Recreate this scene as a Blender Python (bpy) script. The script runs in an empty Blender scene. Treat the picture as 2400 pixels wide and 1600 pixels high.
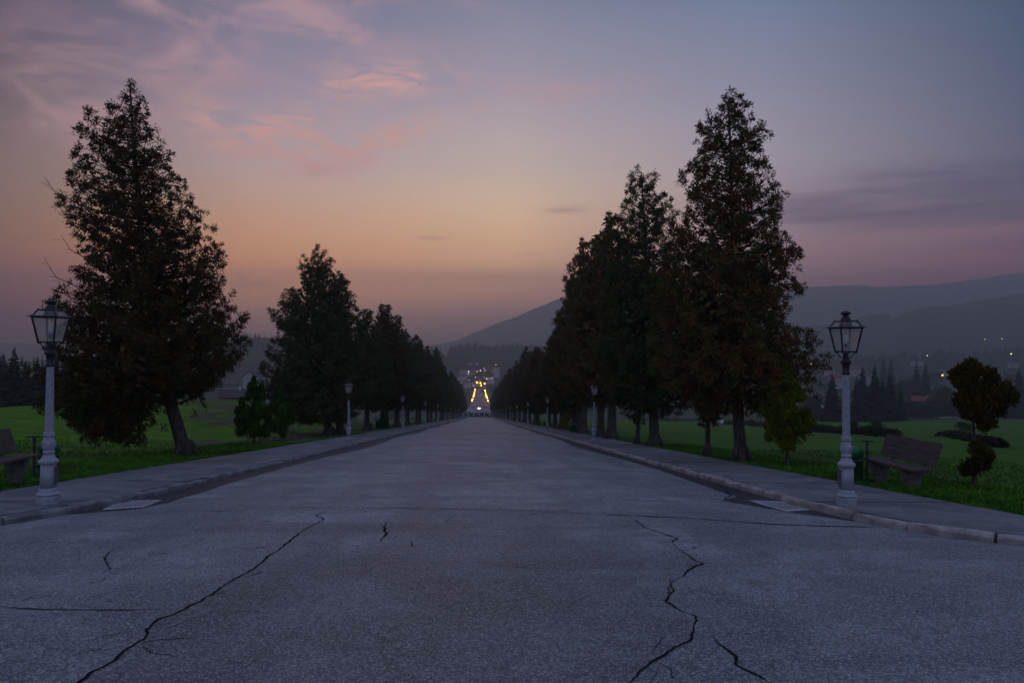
import bpy, math, random
import numpy as np
from mathutils import Vector, Matrix
R = math.radians
sc = bpy.context.scene
COL = sc.collection
rnd = random.Random(7)

# ------------------------------------------------------------------ camera
CZ = 1.53
TH = R(2.68); PI_ = R(0.54); F = 1600.0
fw = Vector((math.sin(TH)*math.cos(PI_), math.cos(TH)*math.cos(PI_), math.sin(PI_)))
rt = Vector((math.cos(TH), -math.sin(TH), 0))
upv = rt.cross(fw)
def ray(px, py): return fw + rt*((px-1200)/F) + upv*((800-py)/F)
def P(px, py, d): return Vector((0, 0, CZ)) + ray(px, py)*d
cam_d = bpy.data.cameras.new('camera'); cam = bpy.data.objects.new('camera', cam_d); COL.objects.link(cam)
cam.matrix_world = Matrix.Translation((0, 0, CZ)) @ Matrix((rt, upv, -fw)).transposed().to_4x4()
cam_d.lens = 24; cam_d.sensor_width = 36; cam_d.clip_start = .1; cam_d.clip_end = 20000
sc.camera = cam

# ------------------------------------------------------------------ terrain
def ss(a, b, x):
    t = np.clip((x-a)/(b-a), 0, 1); return t*t*(3-2*t)
YS = [-200, 0, 480, 780, 1230, 1800, 5600]
ZS = [19.5, 0, -46.8, -66.5, -79, -86, -86]
YR = [-200, 0, 480, 498, 519, 521, 524, 780, 1230, 1800, 5600]
ZR = [19.5, 0, -46.8, -49.3, -49.8, -49.8, -47.2, -66.7, -80, -86, -86]
def cx(x): return -.0117*(np.clip(x, -8, 9)+7.7)
def flL(y): return np.minimum(12, .9*np.exp(-(y-10.3)/1.6))
def flR(y): return np.minimum(12, 1.0*np.exp(-(y-9.4)/1.1))
def kL(y): return -6.8-flL(y)
def kR(y): return 6.25+flR(y)
def oL(y): return -9.87-flL(y+2.2)
def oR(y): return 9.1+flR(y+2.3)
def S(x, y): return np.interp(y, YR, ZR)+cx(x)
def G(x, y):
    x = np.asarray(x, float); y = np.asarray(y, float)
    w = ss(14, 40, np.abs(x))
    z = (np.interp(y, YR, ZR)*(1-w)+np.interp(y, YS, ZS)*w)+cx(x)
    # left mound
    b = 3.5*np.exp(-((x+33)/np.where(x < -33, 22, 19))**2)*np.exp(-((y-82)/38)**2)*ss(10, 24, -x)
    z = z + b
    z = z - 16*ss(105, 240, y)*ss(24, 90, -x)*(1-ss(500, 900, y))
    # right field falls gently, valley rises farther right
    z = z - .02*(np.clip(x, 9.1, 110)-9.1)
    z = z + 24*ss(190, 520, x)*ss(380, 720, y)
    z = z + ss(12, 30, np.abs(x))*(.10*np.sin(x*.21+1.3)*np.sin(y*.17)+.05*np.sin(x*.7+y*.5))
    z = z - .03
    # sink under the road and pavements
    dl = np.minimum(x-oL(y), oR(y)-x)
    z = z - .42*ss(.15, 1.1, dl)*(1-ss(490, 500, y)) - .10*ss(.0, .5, dl)*ss(521, 524, y)*(1-ss(1240, 1260, y))
    return z
def on(px, py, off=0.0, dmin=4.0, dmax=3000.0):
    """first point where the line through (px,py) meets the ground (or pavement level)"""
    r = ray(px, py); d = dmin; prev = d
    def h(d):
        p = Vector((0, 0, CZ))+r*d
        g = float(S(p.x, p.y)) if oL(p.y) < p.x < oR(p.y) else float(G(p.x, p.y))
        return p.z-g-off
    while d < dmax and h(d) > 0: prev = d; d *= 1.01
    a, b = prev, d
    for _ in range(30):
        m = (a+b)/2
        if h(m) > 0: a = m
        else: b = m
    return Vector((0, 0, CZ))+r*a
def road_z(x, y):
    a, b = float(kL(y)), float(kR(y)); t = (x-a)/(b-a)
    return float(S(x, y))-.14+.07*(1-(2*t-1)**2)*(1 if y > 12 else max(.0, (y-4)/8))
def on_road(px, py):
    r = ray(px, py); d = 1.2; prev = d
    while d < 600:
        p = Vector((0, 0, CZ))+r*d
        if p.z < road_z(p.x, p.y): break
        prev = d; d *= 1.02
    a, b = prev, d
    for _ in range(25):
        m = (a+b)/2; p = Vector((0, 0, CZ))+r*m
        if p.z > road_z(p.x, p.y): a = m
        else: b = m
    return Vector((0, 0, CZ))+r*a

# ------------------------------------------------------------------ materials
def new_mat(name):
    m = bpy.data.materials.new(name); m.use_nodes = True
    nt = m.node_tree; nt.nodes.clear()
    return m, nt
def N(nt, t, **kw):
    n = nt.nodes.new(t)
    for k, v in kw.items():
        if k[0] == '_': setattr(n, k[1:], v)
        else: n.inputs[k.replace('_', ' ')].default_value = v
    return n
def mix(nt, fac, a, b, mode='MIX'):
    n = nt.nodes.new('ShaderNodeMix'); n.data_type = 'RGBA'; n.blend_type = mode
    for i, v in ((0, fac), (6, a), (7, b)):
        if isinstance(v, bpy.types.NodeSocket): nt.links.new(v, n.inputs[i])
        elif i == 0: n.inputs[0].default_value = v
        else: n.inputs[i].default_value = (*v[:3], 1)
    return n.outputs[2]
def noise(nt, scale, detail=4, rough=.55, vec=None, dist=0):
    n = N(nt, 'ShaderNodeTexNoise', Scale=scale, Detail=detail, Roughness=rough, Distortion=dist)
    if vec is not None: nt.links.new(vec, n.inputs['Vector'])
    return n.outputs[0]
def ramp(nt, fac, lo, hi):
    n = N(nt, 'ShaderNodeMapRange'); n.interpolation_type = 'SMOOTHSTEP'
    n.inputs[1].default_value = lo; n.inputs[2].default_value = hi
    nt.links.new(fac, n.inputs[0]); return n.outputs[0]
def mth(nt, op, a, b=0.0, c=None):
    n = nt.nodes.new('ShaderNodeMath'); n.operation = op
    for i, v in enumerate((a, b) if c is None else (a, b, c)):
        if isinstance(v, bpy.types.NodeSocket): nt.links.new(v, n.inputs[i])
        else: n.inputs[i].default_value = v
    return n.outputs[0]
def obj_vec(nt, scale=(1, 1, 1), world=False):
    if world: tc = nt.nodes.new('ShaderNodeNewGeometry').outputs['Position']
    else: tc = nt.nodes.new('ShaderNodeTexCoord').outputs['Object']
    m = N(nt, 'ShaderNodeMapping'); m.inputs['Scale'].default_value = scale
    nt.links.new(tc, m.inputs['Vector']); return m.outputs[0]
def finish(nt, color, rough=.7, metal=0, bump=None, bstr=.3, bdist=.02, spec=.5):
    b = N(nt, 'ShaderNodeBsdfPrincipled'); b.inputs['Metallic'].default_value = metal
    b.inputs['Specular IOR Level'].default_value = spec
    if isinstance(color, bpy.types.NodeSocket): nt.links.new(color, b.inputs['Base Color'])
    else: b.inputs['Base Color'].default_value = (*color, 1)
    if isinstance(rough, bpy.types.NodeSocket): nt.links.new(rough, b.inputs['Roughness'])
    else: b.inputs['Roughness'].default_value = rough
    if bump is not None:
        bn = N(nt, 'ShaderNodeBump', Strength=bstr, Distance=bdist)
        nt.links.new(bump, bn.inputs['Height']); nt.links.new(bn.outputs[0], b.inputs['Normal'])
    o = nt.nodes.new('ShaderNodeOutputMaterial'); nt.links.new(b.outputs[0], o.inputs[0]); return b
def simple(name, col, rough=.7, metal=0, var=.25, scale=6, bstr=.2, bdist=.01, spec=.5, world=False):
    m, nt = new_mat(name); v = obj_vec(nt, world=world)
    n = noise(nt, scale, 5, .6, v)
    c = mix(nt, ramp(nt, n, .3, .7), tuple(x*(1-var) for x in col), tuple(min(1, x*(1+var)) for x in col))
    finish(nt, c, rough, metal, n, bstr, bdist, spec); return m
def emis(name, col, st, samp=True):
    m, nt = new_mat(name);
    if not samp: m.cycles.emission_sampling = 'NONE'
    e = N(nt, 'ShaderNodeEmission', Strength=st); e.inputs[0].default_value = (*col, 1)
    o = nt.nodes.new('ShaderNodeOutputMaterial'); nt.links.new(e.outputs[0], o.inputs[0]); return m

M = {}
def asphalt(name, base, dark, fine=1.0, patchy=1.0, fade=None):
    m, nt = new_mat(name); v = obj_vec(nt, world=True)
    vs = obj_vec(nt, (1.0, .12, 1), world=True)
    n1 = noise(nt, .45, 5, .6, v, .6); n2 = noise(nt, 7, 4, .6, v)
    vo = N(nt, 'ShaderNodeTexVoronoi', Scale=95.0); nt.links.new(v, vo.inputs['Vector'])
    vo2 = N(nt, 'ShaderNodeTexVoronoi', Scale=48.0); nt.links.new(v, vo2.inputs['Vector'])
    st = noise(nt, 1.1, 4, .6, vs, .3)
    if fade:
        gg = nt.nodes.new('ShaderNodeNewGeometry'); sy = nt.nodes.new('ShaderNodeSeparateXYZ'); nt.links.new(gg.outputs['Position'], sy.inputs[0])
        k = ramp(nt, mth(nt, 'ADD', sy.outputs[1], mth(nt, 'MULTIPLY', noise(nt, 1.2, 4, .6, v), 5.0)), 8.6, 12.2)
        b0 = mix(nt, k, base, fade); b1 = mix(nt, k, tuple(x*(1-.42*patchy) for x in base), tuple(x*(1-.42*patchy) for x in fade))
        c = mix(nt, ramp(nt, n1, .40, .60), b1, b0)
    else: c = mix(nt, ramp(nt, n1, .3, .72), tuple(x*(1-.42*patchy) for x in base), base)
    c = mix(nt, mth(nt, 'MULTIPLY', ramp(nt, st, .46, .62), .45*patchy), c, dark)
    c = mix(nt, mth(nt, 'MULTIPLY', ramp(nt, n2, .42, .70), .42), c, dark)
    n5 = noise(nt, 28, 4, .7, v); c = mix(nt, mth(nt, 'MULTIPLY', ramp(nt, n5, .50, .66), .50*fine), c, tuple(x*.6 for x in dark))
    vx = obj_vec(nt, (.18, 1.0, 1), world=True); sm = noise(nt, 1.3, 5, .65, vx, .5)
    c = mix(nt, mth(nt, 'MULTIPLY', ramp(nt, sm, .50, .60), .50*patchy), c, dark)
    bl = noise(nt, .22, 3, .5, v, 1.2); c = mix(nt, mth(nt, 'MULTIPLY', ramp(nt, bl, .50, .54), .30*patchy), c, dark)
    oil = noise(nt, 1.9, 2, .5, v, .2); c = mix(nt, mth(nt, 'MULTIPLY', ramp(nt, oil, .66, .72), .5*patchy), c, tuple(x*.5 for x in dark))
    sp = N(nt, 'ShaderNodeSeparateColor'); nt.links.new(vo.outputs['Color'], sp.inputs[0])
    sp2 = N(nt, 'ShaderNodeSeparateColor'); nt.links.new(vo2.outputs['Color'], sp2.inputs[0])
    c = mix(nt, mth(nt, 'MULTIPLY', ramp(nt, sp.outputs[0], .5, 1.0), .75*fine), c, tuple(min(1, x*2.5) for x in base))
    c = mix(nt, mth(nt, 'MULTIPLY', ramp(nt, sp2.outputs[1], .45, .95), .42*fine), c, tuple(x*.35 for x in dark))
    h = mth(nt, 'ADD', mth(nt, 'MULTIPLY', sp.outputs[0], .6), mth(nt, 'MULTIPLY', n2, .9))
    finish(nt, c, .60, 0, h, .8, .012, .32); return m
M['road'] = asphalt('asphalt_worn', (.245, .248, .262), (.10, .103, .112), 1.0, 1.0, (.345, .345, .368))  # near tone darkened beyond the paving change to imitate lens vignetting
M['patch'] = asphalt('asphalt_patch', (.208, .206, .216), (.088, .088, .096), 1.0, 1.0, (.345, .345, .368))  # darker repair, its near tone lowered further for the same painted vignetting
M['gutter'] = asphalt('asphalt_gutter', (.062, .062, .07), (.03, .03, .034), .5)  # dark repair asphalt, deepened to carry the kerb's shadow line in its colour
M['crack'] = simple('crack_tar', (.012, .011, .012), .95, var=.3, scale=30, spec=.1)
# pavement with joints
m, nt = new_mat('pavement_concrete'); v = obj_vec(nt, world=True)
g = nt.nodes.new('ShaderNodeNewGeometry'); sx = nt.nodes.new('ShaderNodeSeparateXYZ'); nt.links.new(g.outputs['Position'], sx.inputs[0])
wob = noise(nt, 1.5, 3, .5, v)
yy = mth(nt, 'ADD', sx.outputs[1], mth(nt, 'MULTIPLY', wob, .25))
fr = mth(nt, 'ABSOLUTE', mth(nt, 'SUBTRACT', mth(nt, 'FRACT', mth(nt, 'DIVIDE', yy, 3.7)), .5))
line = mth(nt, 'LESS_THAN', fr, .015)
n1 = noise(nt, .9, 6, .65, v, .5); n2 = noise(nt, 14, 5, .6, v)
c = mix(nt, ramp(nt, n1, .3, .7), (.115, .115, .12), (.25, .245, .255))
c = mix(nt, mth(nt, 'MULTIPLY', ramp(nt, n2, .42, .7), .6), c, (.07, .07, .075))
c = mix(nt, mth(nt, 'MULTIPLY', ramp(nt, noise(nt, .35, 5, .6, v, 1.0), .52, .60), .5), c, (.085, .085, .09))
crk = N(nt, 'ShaderNodeTexVoronoi', Scale=.55); crk.feature = 'DISTANCE_TO_EDGE'
vv = nt.nodes.new('ShaderNodeVectorMath'); vv.operation = 'ADD'; nn = N(nt, 'ShaderNodeTexNoise', Scale=3.0, Detail=5.0); nt.links.new(v, nn.inputs['Vector'])
nt.links.new(v, vv.inputs[0]); nt.links.new(nn.outputs['Color'], vv.inputs[1]); nt.links.new(vv.outputs[0], crk.inputs['Vector'])
cl = mth(nt, 'MULTIPLY', mth(nt, 'LESS_THAN', crk.outputs[0], .006), mth(nt, 'GREATER_THAN', noise(nt, .3, 2, .5, v), .5))
c = mix(nt, mth(nt, 'MAXIMUM', line, cl), c, (.02, .02, .02))
finish(nt, c, .8, 0, n2, .4, .01); M['pave'] = m
def kerbmat(name, a, b):
    m, nt = new_mat(name); v = obj_vec(nt, world=True)
    n1 = noise(nt, 2.2, 6, .65, v); n2 = noise(nt, 25, 5, .6, v)
    c = mix(nt, ramp(nt, n1, .35, .65), a, b)
    c = mix(nt, mth(nt, 'MULTIPLY', ramp(nt, n2, .5, .75), .6), c, (.07, .065, .065))
    finish(nt, c, .8, 0, n2, .6, .012); return m
M['kerb_l'] = kerbmat('kerb_stone_grey', (.13, .125, .14), (.27, .26, .28))
M['kerb_r'] = kerbmat('kerb_stone_warm', (.25, .21, .20), (.47, .41, .39))
M['grate'] = kerbmat('grate_concrete', (.38, .37, .39), (.55, .54, .56))
# ground
m, nt = new_mat('meadow'); v = obj_vec(nt, world=True)
g = nt.nodes.new('ShaderNodeNewGeometry'); sx = nt.nodes.new('ShaderNodeSeparateXYZ'); nt.links.new(g.outputs['Position'], sx.inputs[0])
X, Y = sx.outputs[0], sx.outputs[1]
n0 = noise(nt, .035, 5, .6, v); n1 = noise(nt, .6, 5, .6, v); n2 = noise(nt, 6, 6, .7, v)
c = mix(nt, ramp(nt, n1, .3, .7), (.06, .15, .010), (.12, .27, .014))
c = mix(nt, mth(nt, 'MULTIPLY', ramp(nt, n2, .4, .7), .55), c, (.022, .05, .008))
c = mix(nt, mth(nt, 'MULTIPLY', ramp(nt, noise(nt, .22, 6, .65, v, .8), .48, .62), .55), c, (.035, .07, .012))
c = mix(nt, mth(nt, 'MULTIPLY', ramp(nt, n0, .5, .62), .5), c, (.05, .075, .02))
# stubble on the mound
vst = obj_vec(nt, (.28, .05, 1), world=True)
stn = noise(nt, 1.0, 5, .6, vst, .4)
def win(a, lo, hi, s):
    return mth(nt, 'MULTIPLY', ramp(nt, a, lo-s, lo+s), mth(nt, 'SUBTRACT', 1, ramp(nt, a, hi-s, hi+s)))
rat = mth(nt, 'DIVIDE', X, mth(nt, 'MAXIMUM', Y, 1.0))
reg = mth(nt, 'MULTIPLY', win(rat, -.41, -.12, .03), mth(nt, 'MULTIPLY', win(X, -60, -10.5, .6), win(Y, 33, 102, 5)))
stm = mth(nt, 'MULTIPLY', reg, ramp(nt, stn, .47, .56))
c = mix(nt, stm, c, mix(nt, ramp(nt, n2, .3, .7), (.055, .045, .03), (.13, .11, .085)))
# bare soil by the trunks
row = mth(nt, 'MAXIMUM', win(X, -13.5, -10.5, 1.2), win(X, 9.2, 11.0, .8))
c = mix(nt, mth(nt, 'MULTIPLY', row, ramp(nt, noise(nt, .5, 4, .6, v), .38, .6)), c, (.035, .03, .02))
c = mix(nt, mth(nt, 'MULTIPLY', ramp(nt, X, 5, 9), .45), c, (.036, .092, .016))
# valley floor darker scrub and far meadows
farm = ramp(nt, Y, 230, 420)
nf = noise(nt, .006, 4, .5, v)
c = mix(nt, farm, c, mix(nt, ramp(nt, nf, .42, .58), (.03, .045, .025), (.05, .095, .04)))
finish(nt, c, .9, 0, n2, .8, .08, .1); M['meadow'] = m
def foliage(name, cols, scale=1.3, trans=0):
    m, nt = new_mat(name); v = obj_vec(nt)
    n1 = noise(nt, scale, 4, .65, v); n2 = noise(nt, scale*7, 3, .6, v)
    c = mix(nt, ramp(nt, n1, .40, .62), cols[0], cols[1])
    c = mix(nt, ramp(nt, n2, .48, .70), c, cols[2])
    b = finish(nt, c, .8, 0, None, spec=.12); return m
M['thuja_l'] = foliage('thuja_leaves_rusty', ((.088, .040, .018), (.040, .075, .024), (.17, .065, .026)))
M['thuja_m'] = foliage('thuja_leaves_olive', ((.080, .072, .028), (.040, .092, .030), (.14, .085, .036)))
M['thuja_r'] = foliage('thuja_leaves_brown', ((.15, .062, .026), (.055, .10, .026), (.23, .098, .036)))
M['young'] = foliage('young_thuja_leaves', ((.015, .048, .007), (.032, .095, .008), (.09, .13, .010)), 2.5)
M['young_y'] = foliage('golden_thuja_leaves', ((.055, .085, .010), (.14, .16, .012), (.26, .23, .015)), 2.5)
M['young_o'] = foliage('bronze_thuja_leaves', ((.040, .040, .010), (.085, .062, .012), (.16, .09, .012)), 2.5)
M['spruce'] = foliage('spruce_needles', ((.020, .036, .026), (.026, .048, .030), (.034, .056, .034)), .3)
M['broad'] = foliage('broadleaf', ((.030, .050, .024), (.042, .064, .026), (.07, .065, .03)), .3)
M['hedge'] = foliage('hedge_leaves', ((.028, .036, .018), (.045, .05, .024), (.07, .05, .03)), .6)
m, nt = new_mat('bark'); v = obj_vec(nt, (6, 6, 1))
n1 = noise(nt, 3, 6, .7, v); c = mix(nt, ramp(nt, n1, .35, .65), (.035, .028, .026), (.135, .115, .105))
finish(nt, c, .9, 0, n1, 1.0, .05, .2); M['bark'] = m
M['post'] = simple('lamp_paint_grey', (.33, .35, .40), .5, var=.2, scale=14, bstr=.15, bdist=.004)
M['iron'] = simple('lamp_iron_dark', (.014, .012, .018), .55, var=.3, scale=20, bstr=.15, bdist=.003)
M['panel'] = simple('lamp_panel', (.10, .10, .11), .5, var=.3, scale=20)
M['bulb'] = simple('bulb_opal', (.9, .88, .86), .25, var=.03)
m, nt = new_mat('lantern_glass')
gl = N(nt, 'ShaderNodeBsdfGlossy', Roughness=.08); tr = nt.nodes.new('ShaderNodeBsdfTransparent'); tl = nt.nodes.new('ShaderNodeBsdfTranslucent')
tr.inputs[0].default_value = (.9, .9, .88, 1); tl.inputs[0].default_value = (.85, .83, .8, 1); gl.inputs[0].default_value = (.9, .9, .9, 1)
ms = N(nt, 'ShaderNodeMixShader'); ms2 = N(nt, 'ShaderNodeMixShader')
nz = noise(nt, 9, 4, .6, obj_vec(nt)); nt.links.new(mth(nt, 'MULTIPLY_ADD', ramp(nt, nz, .2, .8), .12, .26), ms.inputs[0])
nt.links.new(tr.outputs[0], ms.inputs[1]); nt.links.new(tl.outputs[0], ms.inputs[2])
ms2.inputs[0].default_value = .06; nt.links.new(ms.outputs[0], ms2.inputs[1]); nt.links.new(gl.outputs[0], ms2.inputs[2])
o = nt.nodes.new('ShaderNodeOutputMaterial'); nt.links.new(ms2.outputs[0], o.inputs[0]); M['glass'] = m
m, nt = new_mat('bench_wood'); v = obj_vec(nt, (14, 1.0, 14))
n1 = noise(nt, 2.2, 6, .7, v, .4); c = mix(nt, ramp(nt, n1, .3, .7), (.038, .026, .020), (.13, .092, .076))
finish(nt, c, .8, 0, n1, .5, .01); M['wood'] = m
M['concrete'] = simple('bench_concrete', (.125, .12, .112), .85, var=.3, scale=10, bstr=.4)
M['bin'] = simple('bin_green', (.008, .11, .035), .45, var=.25, scale=8)
M['binpost'] = simple('bin_post_dark', (.03, .03, .032), .6)
M['white'] = simple('white_render', (.42, .41, .42), .8, var=.1, scale=.4)
M['cream'] = simple('cream_render', (.5, .46, .38), .8, var=.12, scale=.4)
M['pink'] = simple('pink_render', (.5, .36, .32), .8, var=.12, scale=.4)
M['town_pink'] = simple('town_pink_render', (.80, .60, .55), .8, var=.1, scale=.2)
M['town_pale'] = simple('town_pale_render', (.80, .76, .76), .8, var=.1, scale=.2)
M['roof_red'] = simple('roof_red', (.20, .055, .04), .8, var=.2, scale=1)
M['roof_dark'] = simple('roof_dark', (.05, .048, .05), .8, var=.2, scale=1)
M['timber'] = simple('timber_dark', (.05, .035, .025), .8, var=.2, scale=1)
M['win'] = simple('window_dark', (.02, .022, .03), .12, var=.1)
M['winlit'] = emis('window_pale', (.55, .72, 1.0), .35)
M['balu'] = simple('balustrade_stone', (.68, .66, .68), .8, var=.15, scale=.6)
M['walld'] = simple('wall_dark_stone', (.05, .055, .06), .9, var=.3, scale=.5)
M['tyre'] = simple('tyre', (.015, .015, .015), .8)
M['bale'] = simple('bale_film', (.62, .62, .60), .35, var=.1, scale=2)
M['stake'] = simple('stake_wood', (.06, .05, .045), .9)
M['rust'] = simple('sign_dark', (.04, .04, .045), .6)
M['steel'] = simple('street_lamp_steel', (.14, .14, .15), .5)
M['sodium'] = emis('sodium_glow', (1.0, .36, .04), 115)
M['white_l'] = emis('white_glow', (.80, .88, 1.0), 9, False)
M['head_l'] = emis('headlight_glow', (1.0, .97, .80), 60, False)
M['warm_l'] = emis('warm_glow', (1.0, .55, .30), 9, False)
M['green_l'] = emis('green_glow', (.75, 1.0, .25), 4.5, False)
M['orange_l'] = emis('orange_glow', (1.0, .28, .03), 14, False)

# ------------------------------------------------------------------ mesh helpers
def link(name, me, mat=None, parent=None, smooth=False):
    if mat: me.materials.append(mat)
    o = bpy.data.objects.new(name, me); COL.objects.link(o)
    if parent: o.parent = parent
    if smooth: me.polygons.foreach_set('use_smooth', [True]*len(me.polygons))
    return o
def fast(name, verts, faces):
    """verts (n,3), faces (m,k) arrays"""
    verts = np.asarray(verts, np.float32); faces = np.asarray(faces, np.int32); k = faces.shape[1]
    me = bpy.data.meshes.new(name)
    me.vertices.add(len(verts)); me.vertices.foreach_set('co', verts.ravel())
    me.loops.add(faces.size); me.loops.foreach_set('vertex_index', faces.ravel())
    me.polygons.add(len(faces)); me.polygons.foreach_set('loop_start', np.arange(0, faces.size, k, dtype=np.int32))
    me.update(calc_edges=True); me.validate(); return me
class MB:
    def __init__(s): s.v = []; s.f = []
    def add(s, vs, fs):
        n = len(s.v); s.v += [tuple(p) for p in vs]; s.f += [tuple(i+n for i in f) for f in fs]
    def box(s, x0, x1, y0, y1, z0, z1):
        s.add([(x0,y0,z0),(x1,y0,z0),(x1,y1,z0),(x0,y1,z0),(x0,y0,z1),(x1,y0,z1),(x1,y1,z1),(x0,y1,z1)],
              [(0,3,2,1),(4,5,6,7),(0,1,5,4),(1,2,6,5),(2,3,7,6),(3,0,4,7)])
    def hexa(s, b, t):
        s.add(list(b)+list(t), [(0,3,2,1),(4,5,6,7),(0,1,5,4),(1,2,6,5),(2,3,7,6),(3,0,4,7)])
    def lathe(s, prof, n=20, cx=0, cy=0, rot=0, cap=True, flute=0):
        vs = []; fs = []
        for (r, z) in prof:
            for i in range(n):
                a = 2*math.pi*i/n+rot; q = r*(1-flute*(i % 2)); vs.append((cx+q*math.cos(a), cy+q*math.sin(a), z))
        for k in range(len(prof)-1):
            for i in range(n):
                j = (i+1) % n; fs.append((k*n+i, k*n+j, (k+1)*n+j, (k+1)*n+i))
        if cap:
            fs.append(tuple(range(n-1, -1, -1))); fs.append(tuple(range((len(prof)-1)*n, len(prof)*n)))
        s.add(vs, fs)
    def tube(s, pts, rad, n=6):
        pts = [Vector(p) for p in pts]
        if not hasattr(rad, '__len__'): rad = [rad]*len(pts)
        vs = []; fs = []
        for k, p in enumerate(pts):
            d = (pts[min(k+1, len(pts)-1)]-pts[max(k-1, 0)]).normalized()
            a = d.orthogonal().normalized() if abs(d.z) > .99 else d.cross(Vector((0, 0, 1))).normalized()
            b = d.cross(a)
            for i in range(n):
                t = 2*math.pi*i/n; vs.append(p+(a*math.cos(t)+b*math.sin(t))*rad[k])
        for k in range(len(pts)-1):
            for i in range(n):
                j = (i+1) % n; fs.append((k*n+i, k*n+j, (k+1)*n+j, (k+1)*n+i))
        fs.append(tuple(range(n-1, -1, -1))); fs.append(tuple(range((len(pts)-1)*n, len(pts)*n)))
        s.add(vs, fs)
    def ball(s, c, r, rz=None, n=10, m=7):
        rz = rz or r
        prof = [(max(.001, r*math.sin(math.pi*k/m)), c[2]-rz*math.cos(math.pi*k/m)) for k in range(m+1)]
        s.lathe(prof, n, c[0], c[1])
    def build(s, name, mat, parent=None, smooth=False, bevel=0):
        me = bpy.data.meshes.new(name); me.from_pydata(s.v, [], s.f); me.update()
        o = link(name, me, mat, parent, smooth)
        if bevel:
            b = o.modifiers.new('b', 'BEVEL'); b.width = bevel; b.segments = 2; b.limit_method = 'ANGLE'
        return o
def thing(name, label, cat, loc=(0, 0, 0), rz=0, group=None):
    o = bpy.data.objects.new(name, None); COL.objects.link(o); o.location = loc; o.rotation_euler = (0, 0, rz)
    o.empty_display_size = .2
    return tag(o, label, cat, group)
def tag(o, label, cat, group=None, kind=None):
    o['label'] = label; o['category'] = cat
    if group: o['group'] = group
    if kind: o['kind'] = kind
    return o
def struct(o, label=None, cat=None, kind='structure'):
    o['kind'] = kind
    if label: o['label'] = label
    if cat: o['category'] = cat
    return o
def dup(root, loc, rz=None, label=None, group=None, scale=None):
    r = root.copy(); COL.objects.link(r); r.location = loc
    if rz is not None: r.rotation_euler = (r.rotation_euler[0], r.rotation_euler[1], rz)
    if label: r['label'] = label
    if group: r['group'] = group
    if scale: r.scale = scale
    def rec(a, b):
        for ch in list(a.children):
            c = ch.copy(); COL.objects.link(c); c.parent = b; rec(ch, c)
    rec(root, r); return r
ORD = ['first', 'second', 'third', 'fourth', 'fifth', 'sixth', 'seventh', 'eighth', 'ninth', 'tenth', 'eleventh', 'twelfth', 'thirteenth', 'fourteenth', 'fifteenth', 'sixteenth', 'seventeenth', 'eighteenth', 'nineteenth', 'twentieth',
       'twenty-first', 'twenty-second', 'twenty-third', 'twenty-fourth', 'twenty-fifth', 'twenty-sixth', 'twenty-seventh', 'twenty-eighth', 'twenty-ninth', 'thirtieth', 'thirty-first', 'thirty-second', 'thirty-third', 'thirty-fourth', 'thirty-fifth', 'thirty-sixth', 'thirty-seventh', 'thirty-eighth', 'thirty-ninth', 'fortieth']

# ------------------------------------------------------------------ ground, road, pavements, kerbs
def axis(a, b, step, far, g=1.09):
    xs = list(np.arange(a, b+1e-6, step)); s = step
    while xs[-1] < far: s *= g; xs.append(min(far, xs[-1]+s))
    return xs
xs = axis(0, 45, .6, 3850); xs = np.array(sorted(set([-q for q in xs]+list(xs))))
ys = np.array([-150, -110, -80, -50, -30, -18]+axis(-12, 60, .6, 5120, 1.035))
ys = np.array(sorted(set(list(ys)+[490, 495, 498, 505, 512, 519, 520.5, 521.5, 524, 530])))
XX, YY = np.meshgrid(xs, ys); ZZ = G(XX, YY)
nx, ny = len(xs), len(ys)
ii = np.arange(ny-1)[:, None]*nx+np.arange(nx-1)[None, :]
fc = np.stack([ii, ii+1, ii+nx+1, ii+nx], -1).reshape(-1, 4)
g = link('ground', fast('ground', np.stack([XX, YY, ZZ], -1).reshape(-1, 3), fc), M['meadow'], smooth=True)
struct(g, 'green meadow falling away on both sides of the avenue', 'ground')

def strip(name, xa, xb, y0, y1, nxs, zf, mat, step=.5, g=1.05, skirt=0):
    yv = np.array(axis(y0, 40, step, y1, g)); v = []; f = []
    t = np.linspace(0, 1, nxs)
    for y in yv:
        a, b = xa(y), xb(y)
        for q in t:
            x = a+(b-a)*q; v.append((x, y, zf(x, y)))
    for j in range(len(yv)-1):
        for i in range(nxs-1):
            k = j*nxs+i; f.append((k, k+1, k+nxs+1, k+nxs))
    if skirt:
        for (col, sgn) in ((0, 1), (nxs-1, -1)):
            base = len(v)
            for j in range(len(yv)): p = v[j*nxs+col]; v.append((p[0], p[1], p[2]-skirt))
            for j in range(len(yv)-1):
                q = (j*nxs+col, (j+1)*nxs+col, base+j+1, base+j); f.append(q if sgn < 0 else q[::-1])
    me = bpy.data.meshes.new(name); me.from_pydata(v, [], f); me.update()
    return link(name, me, mat, smooth=not skirt)
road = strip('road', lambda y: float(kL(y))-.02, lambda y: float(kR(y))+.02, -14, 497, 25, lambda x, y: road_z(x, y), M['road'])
struct(road, 'wide worn asphalt avenue running straight downhill', 'road')
pl = strip('pavement', lambda y: float(oL(y)), lambda y: float(kL(y))-.16, 4.5, 488, 6, lambda x, y: float(S(x, y)), M['pave'], skirt=.15)
struct(pl, 'concrete pavement along the left side of the avenue', 'pavement')
pr = strip('pavement', lambda y: float(kR(y))+.16, lambda y: float(oR(y)), 4.5, 488, 6, lambda x, y: float(S(x, y)), M['pave'], skirt=.15)
struct(pr, 'concrete pavement along the right side of the avenue', 'pavement')

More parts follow.
